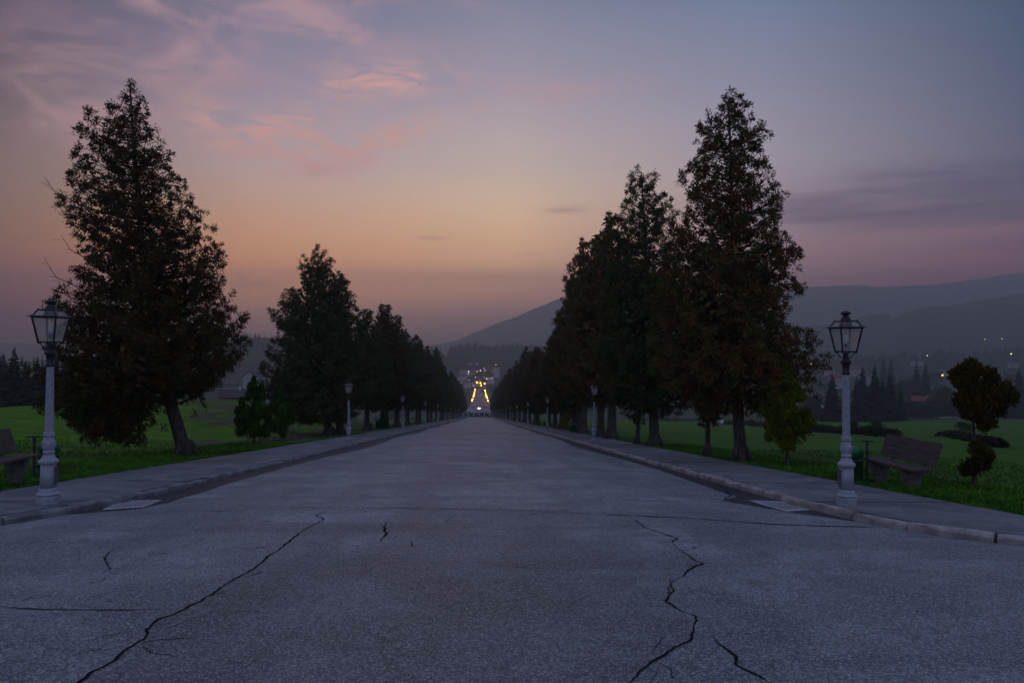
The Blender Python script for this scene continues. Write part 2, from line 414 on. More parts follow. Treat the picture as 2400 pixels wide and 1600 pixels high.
def kerb(side, mat, label):
    mb = MB(); rr = random.Random(3+side); kf = kL if side < 0 else kR
    y = 4.2
    while y < 488:
        L = (1.15 if y < 60 else 4.0)*rr.uniform(.8, 1.15)
        n = 4 if y < 60 else 1
        dz = rr.uniform(-.03, .018) if y < 60 else 0; dx = rr.uniform(-.02, .02) if y < 60 else 0
        gap = .018*rr.uniform(.5, 1.8) if y < 60 else .03
        prev = None; vs = []; fs = []
        for k in range(n+1):
            yy = y+gap/2+(L-gap)*k/n
            x = float(kf(yy))+dx; e = .009 if y < 60 else 0
            # local frame: outward from road
            d = (float(kf(yy+.05))-float(kf(yy-.05)))/.1; ln = math.hypot(1, d); ox, oy = side/ln, -side*d/ln
            end = .012 if k in (0, n) and y < 60 else 0
            z = float(S(x, yy))+dz
            prof = [(-.005, -.24), (-.005+rr.uniform(-e, e)*2, -.045-end), (.018+rr.uniform(-e, e), -.008-end+rr.uniform(-e, e)), (.05, .004-end+rr.uniform(-e, e)), (.13, .006-end), (.152, -.004-end), (.158, -.24)]
            for (u, w) in prof: vs.append((x+ox*u, yy+oy*u, z+w))
        m = 7
        for k in range(n):
            for i in range(m-1):
                q = (k*m+i, k*m+i+1, (k+1)*m+i+1, (k+1)*m+i); fs.append(q)
        fs.append(tuple(range(m))); fs.append(tuple(range(n*m+m-1, n*m-1, -1)))
        mb.add(vs, fs); y += L
    o = mb.build('kerb', mat); struct(o, label, 'kerb'); return o
kerb(-1, M['kerb_l'], 'grey stone kerb on the left of the avenue')
kerb(1, M['kerb_r'], 'pale stone kerb on the right of the avenue')

# dark gutter strips
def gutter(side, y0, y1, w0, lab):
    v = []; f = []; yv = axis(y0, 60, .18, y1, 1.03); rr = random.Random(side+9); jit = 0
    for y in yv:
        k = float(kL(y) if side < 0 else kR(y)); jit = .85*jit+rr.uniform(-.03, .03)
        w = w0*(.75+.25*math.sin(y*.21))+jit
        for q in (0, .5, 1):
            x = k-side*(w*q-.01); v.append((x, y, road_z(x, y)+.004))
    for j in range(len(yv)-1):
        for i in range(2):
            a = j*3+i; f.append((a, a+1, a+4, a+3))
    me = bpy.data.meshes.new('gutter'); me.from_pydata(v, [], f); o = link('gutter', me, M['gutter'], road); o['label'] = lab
gutter(-1, 13.6, 300, 1.05, 'dark asphalt gutter strip by the left kerb')
gutter(1, 15.0, 300, .95, 'dark asphalt gutter strip by the right kerb')
def polysheet(name, pts, mat, h, parent, lab=None):
    from mathutils.geometry import tessellate_polygon
    # subdivide edge with jitter
    rr = random.Random(len(pts)); out = []
    for i in range(len(pts)):
        a = on_road(*pts[i]); b = on_road(*pts[(i+1) % len(pts)]); n = max(2, int((b-a).length/.12))
        for k in range(n):
            q = a.lerp(b, k/n); q.x += rr.uniform(-.025, .025); q.y += rr.uniform(-.03, .03); out.append(q)
    vs = [(p.x, p.y, road_z(p.x, p.y)+h) for p in out]
    tri = tessellate_polygon([[Vector((p.x, p.y, 0)) for p in out]])
    me = bpy.data.meshes.new(name); me.from_pydata(vs, [], tri); me.update()
    bm_fix = me
    o = link(name, me, mat, parent)
    if lab: o['label'] = lab
    return o
polysheet('gutter', [(300, 1172), (418, 1148), (440, 1160), (400, 1176), (330, 1192), (160, 1205), (100, 1200), (160, 1192)], M['gutter'], .0045, road, 'dark asphalt hollow round the left drain grate')
polysheet('gutter', [(1700, 1150), (1800, 1160), (1905, 1188), (1960, 1205), (2010, 1222), (1900, 1207), (1790, 1190), (1690, 1172), (1725, 1164)], M['gutter'], .0045, road, 'dark asphalt hollow round the right drain grate')
# transparent worn patch between the two long cracks is laid as a fine grid that follows the road
def grid_patch(left, right, y0, y1, mat, h):
    v = []; f = []; n = 14; rows = []
    yv = np.arange(y0, y1, .25)
    def at(pl, y):
        pl = sorted(pl, key=lambda p: p[1]); return float(np.interp(y, [p[1] for p in pl], [p[0] for p in pl]))
    for y in yv:
        a, b = at(left, y), at(right, y)
        for q in range(n): x = a+(b-a)*q/(n-1); v.append((x, y, road_z(x, y)+h))
    for j in range(len(yv)-1):
        for i in range(n-1): k = j*n+i; f.append((k, k+1, k+n+1, k+n))
    me = bpy.data.meshes.new('patch'); me.from_pydata(v, [], f); o = link('patch', me, mat, road, True); o['label'] = 'darker asphalt patch between the two long cracks'
CR_L = [(765,1197),(744,1208),(758,1217),(701,1250),(673,1274),(631,1303),(596,1334),(561,1353),(509,1383),(470,1408),(428,1432),(379,1450),(344,1474),(351,1485),(316,1513),(263,1552),(210,1580),(189,1597),(120,1650)]
CR_R = [(1483,1216),(1515,1237),(1549,1248),(1585,1263),(1576,1271),(1604,1294),(1634,1316),(1647,1320),(1613,1337),(1576,1365),(1581,1386),(1557,1409),(1587,1428),(1625,1445),(1632,1471),(1621,1496),(1587,1518),(1536,1547),(1508,1566),(1470,1610)]
wl = [on_road(*p) for p in CR_L if p[1] > 1210]; wr = [on_road(*p) for p in CR_R]
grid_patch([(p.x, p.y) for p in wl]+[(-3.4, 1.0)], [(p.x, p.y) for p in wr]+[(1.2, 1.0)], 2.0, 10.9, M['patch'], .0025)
def crack(pts, w, jit=.03, seed=0):
    rr = random.Random(seed+len(pts)); P3 = [on_road(*p) for p in pts]; fine = []
    for a, b in zip(P3, P3[1:]):
        n = max(2, int((b-a).length/.05))
        for k in range(n): fine.append(a.lerp(b, k/n))
    fine.append(P3[-1])
    v = []; f = []; off = 0; ww = w
    for i, p in enumerate(fine):
        d = fine[min(i+1, len(fine)-1)]-fine[max(i-1, 0)]; d.z = 0
        if d.length < 1e-6: d = Vector((0, 1, 0))
        d.normalize(); nrm = Vector((-d.y, d.x, 0)); off = off*.75+rr.uniform(-jit, jit)*.6
        t = min(1, i/6, (len(fine)-1-i)/6)
        ww = max(w*.15, min(w*1.9, ww*.8+w*.2+rr.uniform(-w, w)*.35)); hw = ww/2*(.15+.85*t)
        for s in (-1, 1):
            q = p+nrm*(off+s*hw); v.append((q.x, q.y, road_z(q.x, q.y)+.0065))
    for i in range(len(fine)-1): f.append((2*i, 2*i+1, 2*i+3, 2*i+2))
    me = bpy.data.meshes.new('crack'); me.from_pydata(v, [], f); link('crack', me, M['crack'], road)
crack(CR_L, .024, .026); crack(CR_R, .020, .022)
crack([(0,1420),(42,1425),(123,1429),(281,1430),(403,1427)], .016, .012, 1)
crack([(14,1418),(63,1404),(112,1387)], .010, .012, 2)
crack([(270,1285),(253,1295),(242,1308),(253,1324),(260,1332),(231,1345),(200,1350)], .016, .02, 3)
crack([(246,1350),(235,1362),(234,1371)], .012, .02, 31)
crack([(1668,1488),(1689,1511),(1732,1539),(1727,1556),(1749,1571),(1783,1584),(1800,1598),(1830,1630)], .018, .014, 4)
crack([(1508,1554),(1540,1577),(1525,1600)], .012, .014, 5)
crack([(1536,1547),(1570,1569),(1575,1585),(1590,1600)], .014, .014, 6)
crack([(1560,1480),(1545,1505),(1530,1530)], .006, .014, 61)
crack([(375,1201),(526,1197),(666,1194),(800,1188),(900,1190),(1050,1193),(1250,1197),(1400,1205)], .022, .03, 7)
crack([(1400,1205),(1498,1209),(1613,1214),(1719,1222),(1825,1229),(1953,1233),(2050,1235)], .045, .015, 8)
crack([(908,1222),(900,1240),(905,1255),(893,1270)], .030, .03, 9)
crack([(965,1268),(968,1282)], .03, .02, 10)
crack([(1062,1210),(1045,1225)], .02, .02, 11)
crack([(1093,1243),(1105,1244)], .035, .02, 12)
crack([(1640,1108),(1700,1145),(1712,1160),(1700,1170)], .03, .03, 13)
crack([(1180,1140),(1240,1152),(1330,1135)], .012, .05, 14)

rc = random.Random(21)
def walk(x, y, n, step, wid, ang):
    mb_v = []; mb_f = []; a0 = ang
    for i in range(n):
        ang += rc.uniform(-.5, .5)-.35*(ang-a0); x += math.cos(ang)*step*rc.uniform(.5, 1.4); y += math.sin(ang)*step*rc.uniform(.5, 1.4)
        if not (float(kL(y))+.3 < x < float(kR(y))-.3): break
        h = wid*.5*(1-abs(2*i/n-1)**2)*rc.uniform(.4, 1.5); nx_, ny_ = -math.sin(ang), math.cos(ang)
        for q in (-1, 1): mb_v.append((x+nx_*h*q, y+ny_*h*q, road_z(x, y)+.0062))
    for i in range(len(mb_v)//2-1): mb_f.append((2*i, 2*i+1, 2*i+3, 2*i+2))
    if mb_f:
        me = bpy.data.meshes.new('crack'); me.from_pydata(mb_v, [], mb_f); link('crack', me, M['crack'], road)
for k in range(16):
    p = on_road(*CR_R[rc.randrange(2, 17)]) if k % 2 else on_road(*CR_L[rc.randrange(2, 17)])
    walk(p.x, p.y, rc.randrange(8, 26), .035, rc.uniform(.006, .012), rc.uniform(0, 6.28))
for k in range(7):
    y = rc.uniform(5.0, 26); walk(rc.uniform(-6.5, 6) if y > 8 else rc.uniform(-4, 4.5), y, rc.randrange(10, 30), .05+.004*y, rc.uniform(.005, .008)*(1+y*.05), rc.uniform(0, 6.28))

# drain grates in the gutters
def grate(pts, lab):
    a, b, c, d = [on_road(*p) for p in pts]      # road-side left, far side left, far side right, near right
    o0 = (a+b+c+d)/4; t = thing('drain_grate', lab, 'drain grate', (o0.x, o0.y, road_z(o0.x, o0.y)))
    def q(u, v):
        p = (a*(1-u)+d*u)*(1-v)+(b*(1-u)+c*u)*v
        return Vector((p.x-o0.x, p.y-o0.y, road_z(p.x, p.y)-road_z(o0.x, o0.y)))
    def slab(mb, u0, u1, v0, v1, h):
        bt = [q(u0, v0), q(u1, v0), q(u1, v1), q(u0, v1)]
        mb.hexa([p+Vector((0, 0, -.02)) for p in bt], [p+Vector((0, 0, h)) for p in bt])
    fr = MB(); slab(fr, 0, 1, 0, .10, .013); slab(fr, 0, 1, .88, 1, .013); slab(fr, 0, .05, .102, .878, .013); slab(fr, .95, 1, .102, .878, .013)
    fr.build('frame', M['grate'], t)
    for k in range(7):
        bm = MB(); u = .08+.125*k; slab(bm, u, u+.075, .104, .876, .0115); bm.build('bar', M['grate'], t)
    bk = MB(); slab(bk, .04, .96, .09, .89, .0085); bk.build('slot_shade', M['crack'], t)  # near-black slab almost flush with the bars, painted shade for the slots
grate([(1842,1199),(1755,1173),(1872,1177),(1908,1194)], 'pale drain grate in the gutter at the right kerb')
grate([(240,1195),(285,1174),(378,1172),(340,1188)], 'pale drain grate in the gutter at the left kerb')

# ------------------------------------------------------------------ street lamps
def make_lamp():
    t = thing('street_lamp', 'x', 'street lamp', (0, 0, 0))
    b = MB(); b.lathe([(.187, -.12), (.187, .13), (.178, .152)], 8, rot=math.pi/8); b.build('plinth', M['post'], t, bevel=.006)
    p = MB()
    p.lathe([(.172, .152), (.180, .175), (.176, .190), (.150, .20), (.136, .235), (.130, .285)], 24)
    p.lathe([(.128, .285), (.122, .70)], 8, rot=math.pi/8)
    p.lathe([(.126, .70), (.146, .715), (.155, .74), (.153, .765), (.135, .78), (.105, .81), (.088, .86), (.082, .895), (.095, .90), (.097, .92), (.080, .935), (.078, .95), (.095, .985), (.106, 1.03), (.104, 1.07), (.09, 1.12), (.076, 1.17), (.074, 1.185), (.094, 1.195), (.096, 1.215), (.078, 1.225), (.090, 1.24), (.088, 1.255), (.070, 1.262)], 24)
    p.build('pedestal', M['post'], t, True)
    s = MB(); s.lathe([(.0675, 1.262), (.066, 1.6), (.062, 2.0), (.056, 2.41)], 28, flute=.09); s.build('shaft', M['post'], t)
    c = MB(); c.lathe([(.060, 2.41), (.072, 2.425), (.072, 2.445), (.058, 2.455), (.062, 2.55), (.070, 2.61), (.098, 2.635), (.100, 2.65), (.08, 2.67), (.055, 2.70), (.047, 2.73), (.047, 2.80), (.02, 2.82)], 20)
    c.build('capital', M['iron'], t, True)
    d = MB(); d.hexa([(.126, -.045, .36), (.126, .045, .36), (.150, .045, .36), (.150, -.045, .36)], [(.122, -.045, .66), (.122, .045, .66), (.146, .045, .66), (.146, -.045, .66)])
    d.box(.146, .156, -.012, .012, .50, .56)
    pn = d.build('door_panel', M['panel'], t, bevel=.003)
    # lantern
    f = MB(); z0, z1, z2 = 2.84, 3.28, 3.405; h0, h1, h2 = .128, .202, .141; w = .011
    cs = [(-1, -1), (1, -1), (1, 1), (-1, 1)]
    for i, (x, y) in enumerate(cs):
        X2, Y2 = cs[(i+1) % 4]
        f.tube([(x*h0, y*h0, z0-.025), (x*h1, y*h1, z1)], .017, 4)
        f.tube([(x*h1, y*h1, z1), (x*h2, y*h2, z2)], .014, 4)
        f.tube([(x*h0, y*h0, z0), (X2*h0, Y2*h0, z0)], .015, 4)
        f.tube([(x*(h1+.012), y*(h1+.012), z1+.003), (X2*(h1+.012), Y2*(h1+.012), z1+.003)], .021, 4)
        f.tube([(x*h2, y*h2, z2), (X2*h2, Y2*h2, z2)], .010, 4)
        f.tube([(x*h1, y*h1, z1), (x*(h1+.055), y*(h1+.055), z1+.008)], [.013, .004], 5)
        f.tube([(x*h2, y*h2, z2), (x*h2, y*h2, z2+.035)], [.009, .006], 5)
        f.tube([(x*(h1+.01), y*(h1+.01), z1), (x*(h1+.01), y*(h1+.01), z1+.045)], [.008, .005], 5)
        f.tube([(x*h0*.98, y*h0*.98, z0), (x*h0*.8, y*h0*.8, z0-.03), (x*h0*.62, y*h0*.62, z0-.09), (x*.035, y*.035, z0-.115)], .010, 6)
    f.build('lantern_frame', M['iron'], t)
    for i, (x, y) in enumerate(cs):
        X2, Y2 = cs[(i+1) % 4]; g = MB(); e = .985
        g.add([(x*h0*e, y*h0*e, z0+.008), (X2*h0*e, Y2*h0*e, z0+.008), (X2*h1*e, Y2*h1*e, z1-.012), (x*h1*e, y*h1*e, z1-.012)], [(0, 1, 2, 3)])
        g.add([(x*h1*e, y*h1*e, z1+.02), (X2*h1*e, Y2*h1*e, z1+.02), (X2*h2*e, Y2*h2*e, z2-.008), (x*h2*e, y*h2*e, z2-.008)], [(0, 1, 2, 3)])
        g.build('pane', M['glass'], t)
    ch = MB(); ch.lathe([(.118, 3.272), (.120, 3.30), (.105, 3.36), (.098, 3.42), (.075, 3.46), (.052, 3.50), (.047, 3.515), (.058, 3.522), (.088, 3.535), (.094, 3.545), (.080, 3.565), (.048, 3.59), (.02, 3.60)], 18)
    ch.build('chimney', M['iron'], t, True)
    so = MB(); so.lathe([(.012, 2.80), (.012, 2.90), (.032, 2.92), (.034, 2.985)], 12); so.build('socket', M['iron'], t)
    bu = MB(); bu.lathe([(.020, 2.985), (.026, 3.01), (.040, 3.05), (.042, 3.08), (.036, 3.11), (.020, 3.132), (.004, 3.137)], 14); bu.build('bulb', M['bulb'], t, True)
    return t
lamp0 = make_lamp()
for side, X0, rz0 in ((-1, -7.7, 0), (1, 6.8, math.pi)):
    for k in range(17):
        y = 12.4+28.2*k; z = float(S(X0, y))
        sn = 'left' if side < 0 else 'right'
        if k == 0: lab = ('tall grey lamp post nearest the camera on the left pavement, beside the cut-off bench' if side < 0
                          else 'tall grey lamp post nearest the camera on the right pavement, in front of the bench')
        else: lab = f'{ORD[k]} ornate grey lamp post along the {sn} kerb, counting from the camera'
        if side < 0 and k == 0: o = lamp0; o.location = (X0+.11, y, z); o['label'] = lab; o['group'] = 'lamp posts lining the avenue'; o.rotation_euler = (0, R(.6), 0)
        else:
            o = dup(lamp0, (X0, y, z), rz0, lab, 'lamp posts lining the avenue'); o.rotation_euler = (R(rnd.uniform(-.4, .4)), R(rnd.uniform(-.5, .5)) if k else 0, rz0)

# ------------------------------------------------------------------ benches
def make_bench():
    # local: long axis Y (length 2.1), front towards -X, z=0 = seat base level ground, legs reach below
    t = thing('park_bench', 'x', 'bench')
    for i, (x0, x1) in enumerate(((-.02, .235), (.245, .50))):
        s = MB(); s.box(x0, x1, -1.05, 1.05, .405, .465); s.build('seat_plank', M['wood'], t, bevel=.008)
    for i in range(2):
        a, b = (.02+.285*i), (.295+.285*i)
        s = MB(); c, sn = math.cos(R(20)), math.sin(R(20))
        def q(h, th): return (.50+h*sn+th*c, h*c-th*sn)
        p = [q(a, 0), q(a, .045), q(b, .045), q(b, 0)]
        bt = [(px_, -1.05, .50+pz) for px_, pz in p]; tp = [(px_, 1.05, .50+pz) for px_, pz in p]
        s.hexa(bt, tp); s.build('backrest_plank', M['wood'], t, bevel=.006)
    for y in (-.62, .62):
        l = MB()
        l.hexa([(.21, y-.05, -.35), (.37, y-.05, -.35), (.37, y+.05, -.35), (.21, y+.05, -.35)], [(.0, y-.06, .402), (.50, y-.06, .402), (.50, y+.06, .402), (.0, y+.06, .402)])
        l.hexa([(.503, y-.04, .30), (.56, y-.04, .30), (.56, y+.04, .30), (.503, y+.04, .30)], [(.575, y-.04, .55), (.63, y-.04, .55), (.63, y+.04, .55), (.575, y+.04, .55)])
        l.hexa([(.553, y-.04, .50), (.61, y-.04, .50), (.61, y+.04, .50), (.553, y+.04, .50)], [(.745, y-.04, 1.02), (.78, y-.04, 1.02), (.78, y+.04, 1.02), (.745, y+.04, 1.02)])
        l.build('leg', M['concrete'], t, bevel=.01)
    return t
bench0 = make_bench()
def place_bench(x, y, side, label, first=False, z=None, tilt=0):
    g = float(G(x+.3*side, y)) if z is None else z
    rz = 0 if side > 0 else math.pi
    if first: o = bench0; o.location = (x, y, g); o['label'] = label; o['group'] = 'benches beside the pavements'; o.rotation_euler = (0, 0, rz)
    else: o = dup(bench0, (x, y, g), rz, label, 'benches beside the pavements')
    o.rotation_euler = (tilt*(1 if side > 0 else -1), 0, rz)
    return o
place_bench(9.75, 16.05, 1, 'weathered wooden bench with concrete legs beside the nearest right lamp post', True, z=-1.70, tilt=R(-1.0))
place_bench(-10.05, 15.1, -1, 'weathered wooden bench cut off by the left edge of the photo', z=-1.33, tilt=R(-1.0))
def row_bench(px, py, side, label):
    p = on(px, py); return place_bench(p.x, p.y, side, label, tilt=R(-4))
row_bench(870, 1003, -1, 'bench under the left trees beyond the second left lamp post')
row_bench(968, 984, -1, 'small far bench under the left trees near the third left lamp post')
row_bench(1352, 1012, 1, 'bench beside a green bin beyond the second right lamp post')
row_bench(1273, 995, 1, 'small far bench beside a green bin near the third right lamp post')

# ------------------------------------------------------------------ litter bins
def make_bin():
    t = thing('litter_bin', 'x', 'litter bin')
    b = MB(); b.lathe([(.20, .02), (.215, .04), (.225, .58), (.245, .585), (.245, .61), (.215, .612), (.205, .10)], 20, cap=False); b.build('drum', M['bin'], t, True)
    l = MB(); l.lathe([(.21, .66), (.235, .665), (.23, .84), (.20, .89), (.10, .92), (.01, .925)], 20, cap=False); l.build('hood', M['bin'], t, True)
    k = MB()
    for a in range(4): k.box(.2*math.cos(a*math.pi/2+.78)-.012, .2*math.cos(a*math.pi/2+.78)+.012, .2*math.sin(a*math.pi/2+.78)-.012, .2*math.sin(a*math.pi/2+.78)+.012, .55, .70)
    k.build('bracket', M['bin'], t)
    p = MB(); p.box(.28, .345, -.03, .03, -.35, 1.05); p.box(.18, .47, -.04, .04, 1.052, 1.09); p.box(.23, .278, -.02, .02, .3, .36); p.build('post', M['binpost'], t, bevel=.005)
    return t
bin0 = make_bin()
bl = [((2000, 1131), 0, 'green litter bin with a dark post behind the nearest right lamp post'),
      ((115, 1121), math.pi, 'green litter bin with a dark post behind the nearest left lamp post'),
      ((885, 1003), 0, 'green litter bin under the left trees just right of a bench'),
      ((968, 983), 0, 'tiny green litter bin near the third left lamp post'),
      ((1345, 1013), math.pi, 'bright green litter bin left of the bench under the right trees'),
      ((1263, 997), math.pi, 'tiny green litter bin near the third right lamp post')]
for i, (pp, rz, lab) in enumerate(bl):
    p = on(*pp); z = float(G(p.x, p.y))
    if i == 0: o = bin0; o.location = (p.x, p.y, z); o.rotation_euler = (0, 0, R(-25)); o['label'] = lab; o['group'] = 'green litter bins'
    else: o = dup(bin0, (p.x, p.y, z), rz+R(25 if i == 1 else 0), lab, 'green litter bins')

# ------------------------------------------------------------------ foliage generators
def unit(v): return v/np.maximum(1e-9, np.linalg.norm(v, axis=-1, keepdims=True))
def leaf_quads(c, d, L, W, rg):
    n = len(c); d = unit(d); side = unit(np.cross(d, rg.normal(size=(n, 3))))
    L = np.broadcast_to(L, (n,))[:, None]; W = np.broadcast_to(W, (n,))[:, None]
    droop = rg.normal(size=(n, 3))*.08*L
    v = np.stack([c, c+d*L*.45+side*W*.5, c+d*L+droop, c+d*L*.5-side*W*.5], 1).reshape(-1, 3)
    return v
def quads_mesh(name, v): return fast(name, v, np.arange(len(v), dtype=np.int32).reshape(-1, 4))
def thuja_crown(name, axis_pts, prof, nbr, dens, leaf, rg, fill=1.0, gap=0.0):
    """axis_pts: (h, x) of trunk line; prof rows (h, xl, xr) outline in metres; returns leaf mesh and branch MB"""
    prof = np.array(sorted(prof)); ah = np.array(sorted(axis_pts))
    h0, h1 = prof[0, 0], prof[-1, 0]
    A = lambda h: np.interp(h, ah[:, 0], ah[:, 1])
    LX = lambda h: np.interp(h, prof[:, 0], prof[:, 1]); RX = lambda h: np.interp(h, prof[:, 0], prof[:, 2])
    V = []; br = MB()
    # heights weighted by radius
    hs = np.linspace(h0, h1, 400); w = (RX(hs)-LX(hs))+.5; cdf = np.cumsum(w)/w.sum()
    us = (np.arange(nbr)+rg.random(nbr))/nbr; H = np.interp(us, cdf, hs)
    ga = 2.399963
    for i in range(nbr):
        h = H[i]; c = (LX(h)+RX(h))/2; r = max(.12, (RX(h)-LX(h))/2)
        a = i*ga+rg.normal()*.3
        rf = rg.uniform(.80, 1.06) if rg.random() < .72 else rg.uniform(.35, .8)
        tip = np.array([c+r*rf*math.cos(a), r*.92*rf*math.sin(a), h])
        ax0 = h-.12-.38*r*rf*rg.uniform(.6, 1.3)*(1 if h > h0+1.5 else -.5)
        ax0 = min(max(ax0, h0*.8), h1-.3)
        st = np.array([A(ax0), 0, ax0]); L = np.linalg.norm(tip-st)
        mid = st*.45+tip*.55+np.array([0, 0, -.14*L]) + rg.normal(size=3)*.05*L
        ts = np.linspace(0, 1, 7)[:, None]
        cur = (1-ts)**2*st+2*ts*(1-ts)*mid+ts**2*tip
        if L > .5 and h > h0+.2*(h1-h0): br.tube([Vector(p) for p in cur[:6]], [max(.006, .012+.011*L*(1-k/6)) for k in range(6)], 3)
        nl = int(dens*(L*.9+.5))
        # sprays along the outer part
        nsp = max(3, int(3+L*3.6*fill))
        t = 1-rg.random(nsp)**1.35*(.78 if h > h0+.17*(h1-h0) else .5); t[0] = 1.0
        sp = ((1-t)**2)[:, None]*st+(2*t*(1-t))[:, None]*mid+(t**2)[:, None]*tip
        spread = (.07+.27*(1-t))*min(1.4, .45+.32*L)
        sp = sp+rg.normal(size=(nsp, 3))*spread[:, None]*np.array([1, 1, .8])
        out = unit(np.array([math.cos(a), math.sin(a), .25]))
        per = max(4, nl//nsp)
        for s in range(nsp):
            R0 = leaf*rg.uniform(1.0, 2.0)
            d = rg.normal(size=(per, 3))+out*.7+np.array([0, 0, rg.choice([.9, .9, -.5])])
            d = unit(d); cc = sp[s]+d*rg.random((per, 1))*R0
            V.append(leaf_quads(cc, d+rg.normal(size=(per, 3))*.35, leaf*rg.uniform(.6, 1.35, per), leaf*rg.uniform(.25, .5, per), rg))
    # interior fill
    ni = int(nbr*6.5*fill)
    us = rg.random(ni)**.9; hh = np.interp(us, cdf, hs); hh = hh[hh < h1-gap*(h1-h0)]; ni = len(hh)
    c = (LX(hh)+RX(hh))/2; r = (RX(hh)-LX(hh))/2; a = rg.random(ni)*6.283; rf = np.sqrt(rg.random(ni))*.74
    cc = np.stack([c+r*rf*np.cos(a), r*rf*np.sin(a), hh], 1)
    V.append(leaf_quads(cc, rg.normal(size=(ni, 3))+np.array([0, 0, -.3]), leaf*rg.uniform(1.8, 3.6, ni), leaf*rg.uniform(1.0, 2.0, ni), rg))
    return quads_mesh(name, np.concatenate(V)), br
def trunk(mb, pts, rad, n=12, roots=True, seed=0):
    mb.tube([(x, 0, h) for h, x in pts], rad, n)
    if roots:
        rr = random.Random(seed)
        for k in range(5):
            a = k*1.257+rr.uniform(-.3, .3); r0 = rad[0]
            x0 = pts[0][1]
            mb.tube([(x0+math.cos(a)*r0*.3, math.sin(a)*r0*.3, .55), (x0+math.cos(a)*r0*.85, math.sin(a)*r0*.85, .18), (x0+math.cos(a)*r0*1.5, math.sin(a)*r0*1.5, -.15)], [r0*.45, r0*.4, r0*.2], 6)
def tree_from_pixels(name, base, d_off, axis_px, prof_px, nbr, dens, leaf, mat, label, seed, trad, cat='tree', group=None, fill=1.0, gap=0.0, dead=False):
    b = on(*base); b.z = float(G(b.x, b.y)); dep = (b-Vector((0, 0, CZ))).dot(fw); s = dep/F
    az = math.atan2(b.x, b.y)
    hx = lambda px, py: ((base[1]-py)*s, (px-base[0])*s)
    ax = [hx(*p) for p in axis_px]; shr = min(.16, 6*s)
    pr = [((base[1]-y)*s-shr, min((xl-base[0])*s+shr, (xl+xr-2*base[0])*s/2-.05), max((xr-base[0])*s-shr, (xl+xr-2*base[0])*s/2+.05)) for y, xl, xr in prof_px]
    rg = np.random.default_rng(seed)
    t = thing(name, label, cat, b, -az, group)
    me, br = thuja_crown('crown', ax, pr, nbr, dens, leaf, rg, fill, gap)
    link('crown', me, mat, t)
    hs = [a[0] for a in ax]; tr = MB()
    trunk(tr, [(-.25, ax[0][1])]+ax, [trad*1.35]+[max(.03, trad*(1-.93*(h/hs[-1])**.85)) for h in hs], 12, True, seed)
    if dead:
        rr = random.Random(seed)
        for k in range(12):
            hh = rr.uniform(.42, .74)*hs[-1]; xl = np.interp(hh, [p[0] for p in sorted(pr)], [p[1] for p in sorted(pr)])
            x0 = np.interp(hh-1.2, hs, [a[1] for a in ax]); yv = rr.uniform(-1.2, 1.2); q = rr.uniform(.75, 1.28)
            pts = [Vector((x0, 0, hh-1.2)), Vector((x0+(xl-x0)*q*.6, yv*.5, hh-.7)), Vector((x0+(xl-x0)*q*.9, yv, hh-.2)), Vector((x0+(xl-x0)*q, yv*1.1, hh+rr.uniform(.1, .6)))]
            tr.tube(pts, [.03, .02, .012, .005], 4)
            for j in range(3):
                a = pts[2].lerp(pts[3], j/3); tr.tube([a, a+Vector((rr.uniform(-.45, .1), rr.uniform(-.3, .3), rr.uniform(-.1, .4)))], [.008, .004], 3)
    tr.build('trunk', M['bark'], t, True)
    br.build('branches', M['bark'], t)
    return t, b, s
GRP = 'tall conifers lining the avenue'
T1, b1, s1 = tree_from_pixels('conifer_tree', (435, 1066), 0, [(435, 1066), (418, 1000), (398, 925), (370, 780), (345, 600), (325, 350), (317, 215)],
    [(205, 314, 318), (222, 308, 326), (240, 298, 352), (262, 268, 362), (285, 238, 358), (330, 198, 385), (350, 205, 408), (400, 208, 428), (440, 190, 448), (500, 182, 478), (540, 205, 505), (600, 215, 515), (650, 195, 530), (700, 180, 545), (745, 162, 572), (790, 165, 590), (830, 150, 582), (870, 140, 545), (893, 138, 500), (905, 138, 400), (915, 142, 365), (960, 152, 350), (990, 180, 335), (1014, 225, 325)],
    520, 150, .105, M['thuja_l'], 'largest dark conifer on the left with a leaning trunk and crown hanging low', 11, .27, group=GRP, gap=.50, dead=True)
T2, b2, s2 = tree_from_pixels('conifer_tree', (1738, 1082), 0, [(1738, 1082), (1732, 1000), (1728, 900), (1722, 700), (1718, 450), (1712, 240)],
    [(204, 1708, 1714), (222, 1690, 1735), (240, 1665, 1775), (262, 1650, 1778), (300, 1632, 1795), (325, 1628, 1808), (370, 1612, 1812), (400, 1600, 1815), (450, 1600, 1830), (495, 1590, 1850), (540, 1560, 1850), (600, 1550, 1885), (650, 1540, 1882), (700, 1530, 1862), (760, 1520, 1880), (800, 1525, 1910), (850, 1530, 1925), (890, 1550, 1915), (930, 1600, 1870), (960, 1640, 1790)],
    480, 150, .105, M['thuja_r'], 'tallest brownish conifer on the right, nearest trunk of the right row', 12, .24, group=GRP, gap=.50)
T3, b3, s3 = tree_from_pixels('conifer_tree', (1535, 1046), 0, [(1535, 1046), (1532, 980), (1528, 900), (1520, 700), (1505, 400)],
    [(385, 1488, 1500), (400, 1478, 1535), (420, 1465, 1555), (470, 1450, 1575), (520, 1430, 1590), (570, 1425, 1600), (650, 1400, 1620), (720, 1390, 1640), (800, 1385, 1660), (880, 1400, 1660), (930, 1430, 1640), (962, 1470, 1600)],
    380, 150, .125, M['thuja_m'], 'second tall conifer of the right row with a thick flared trunk', 13, .30, group=GRP, gap=.45)
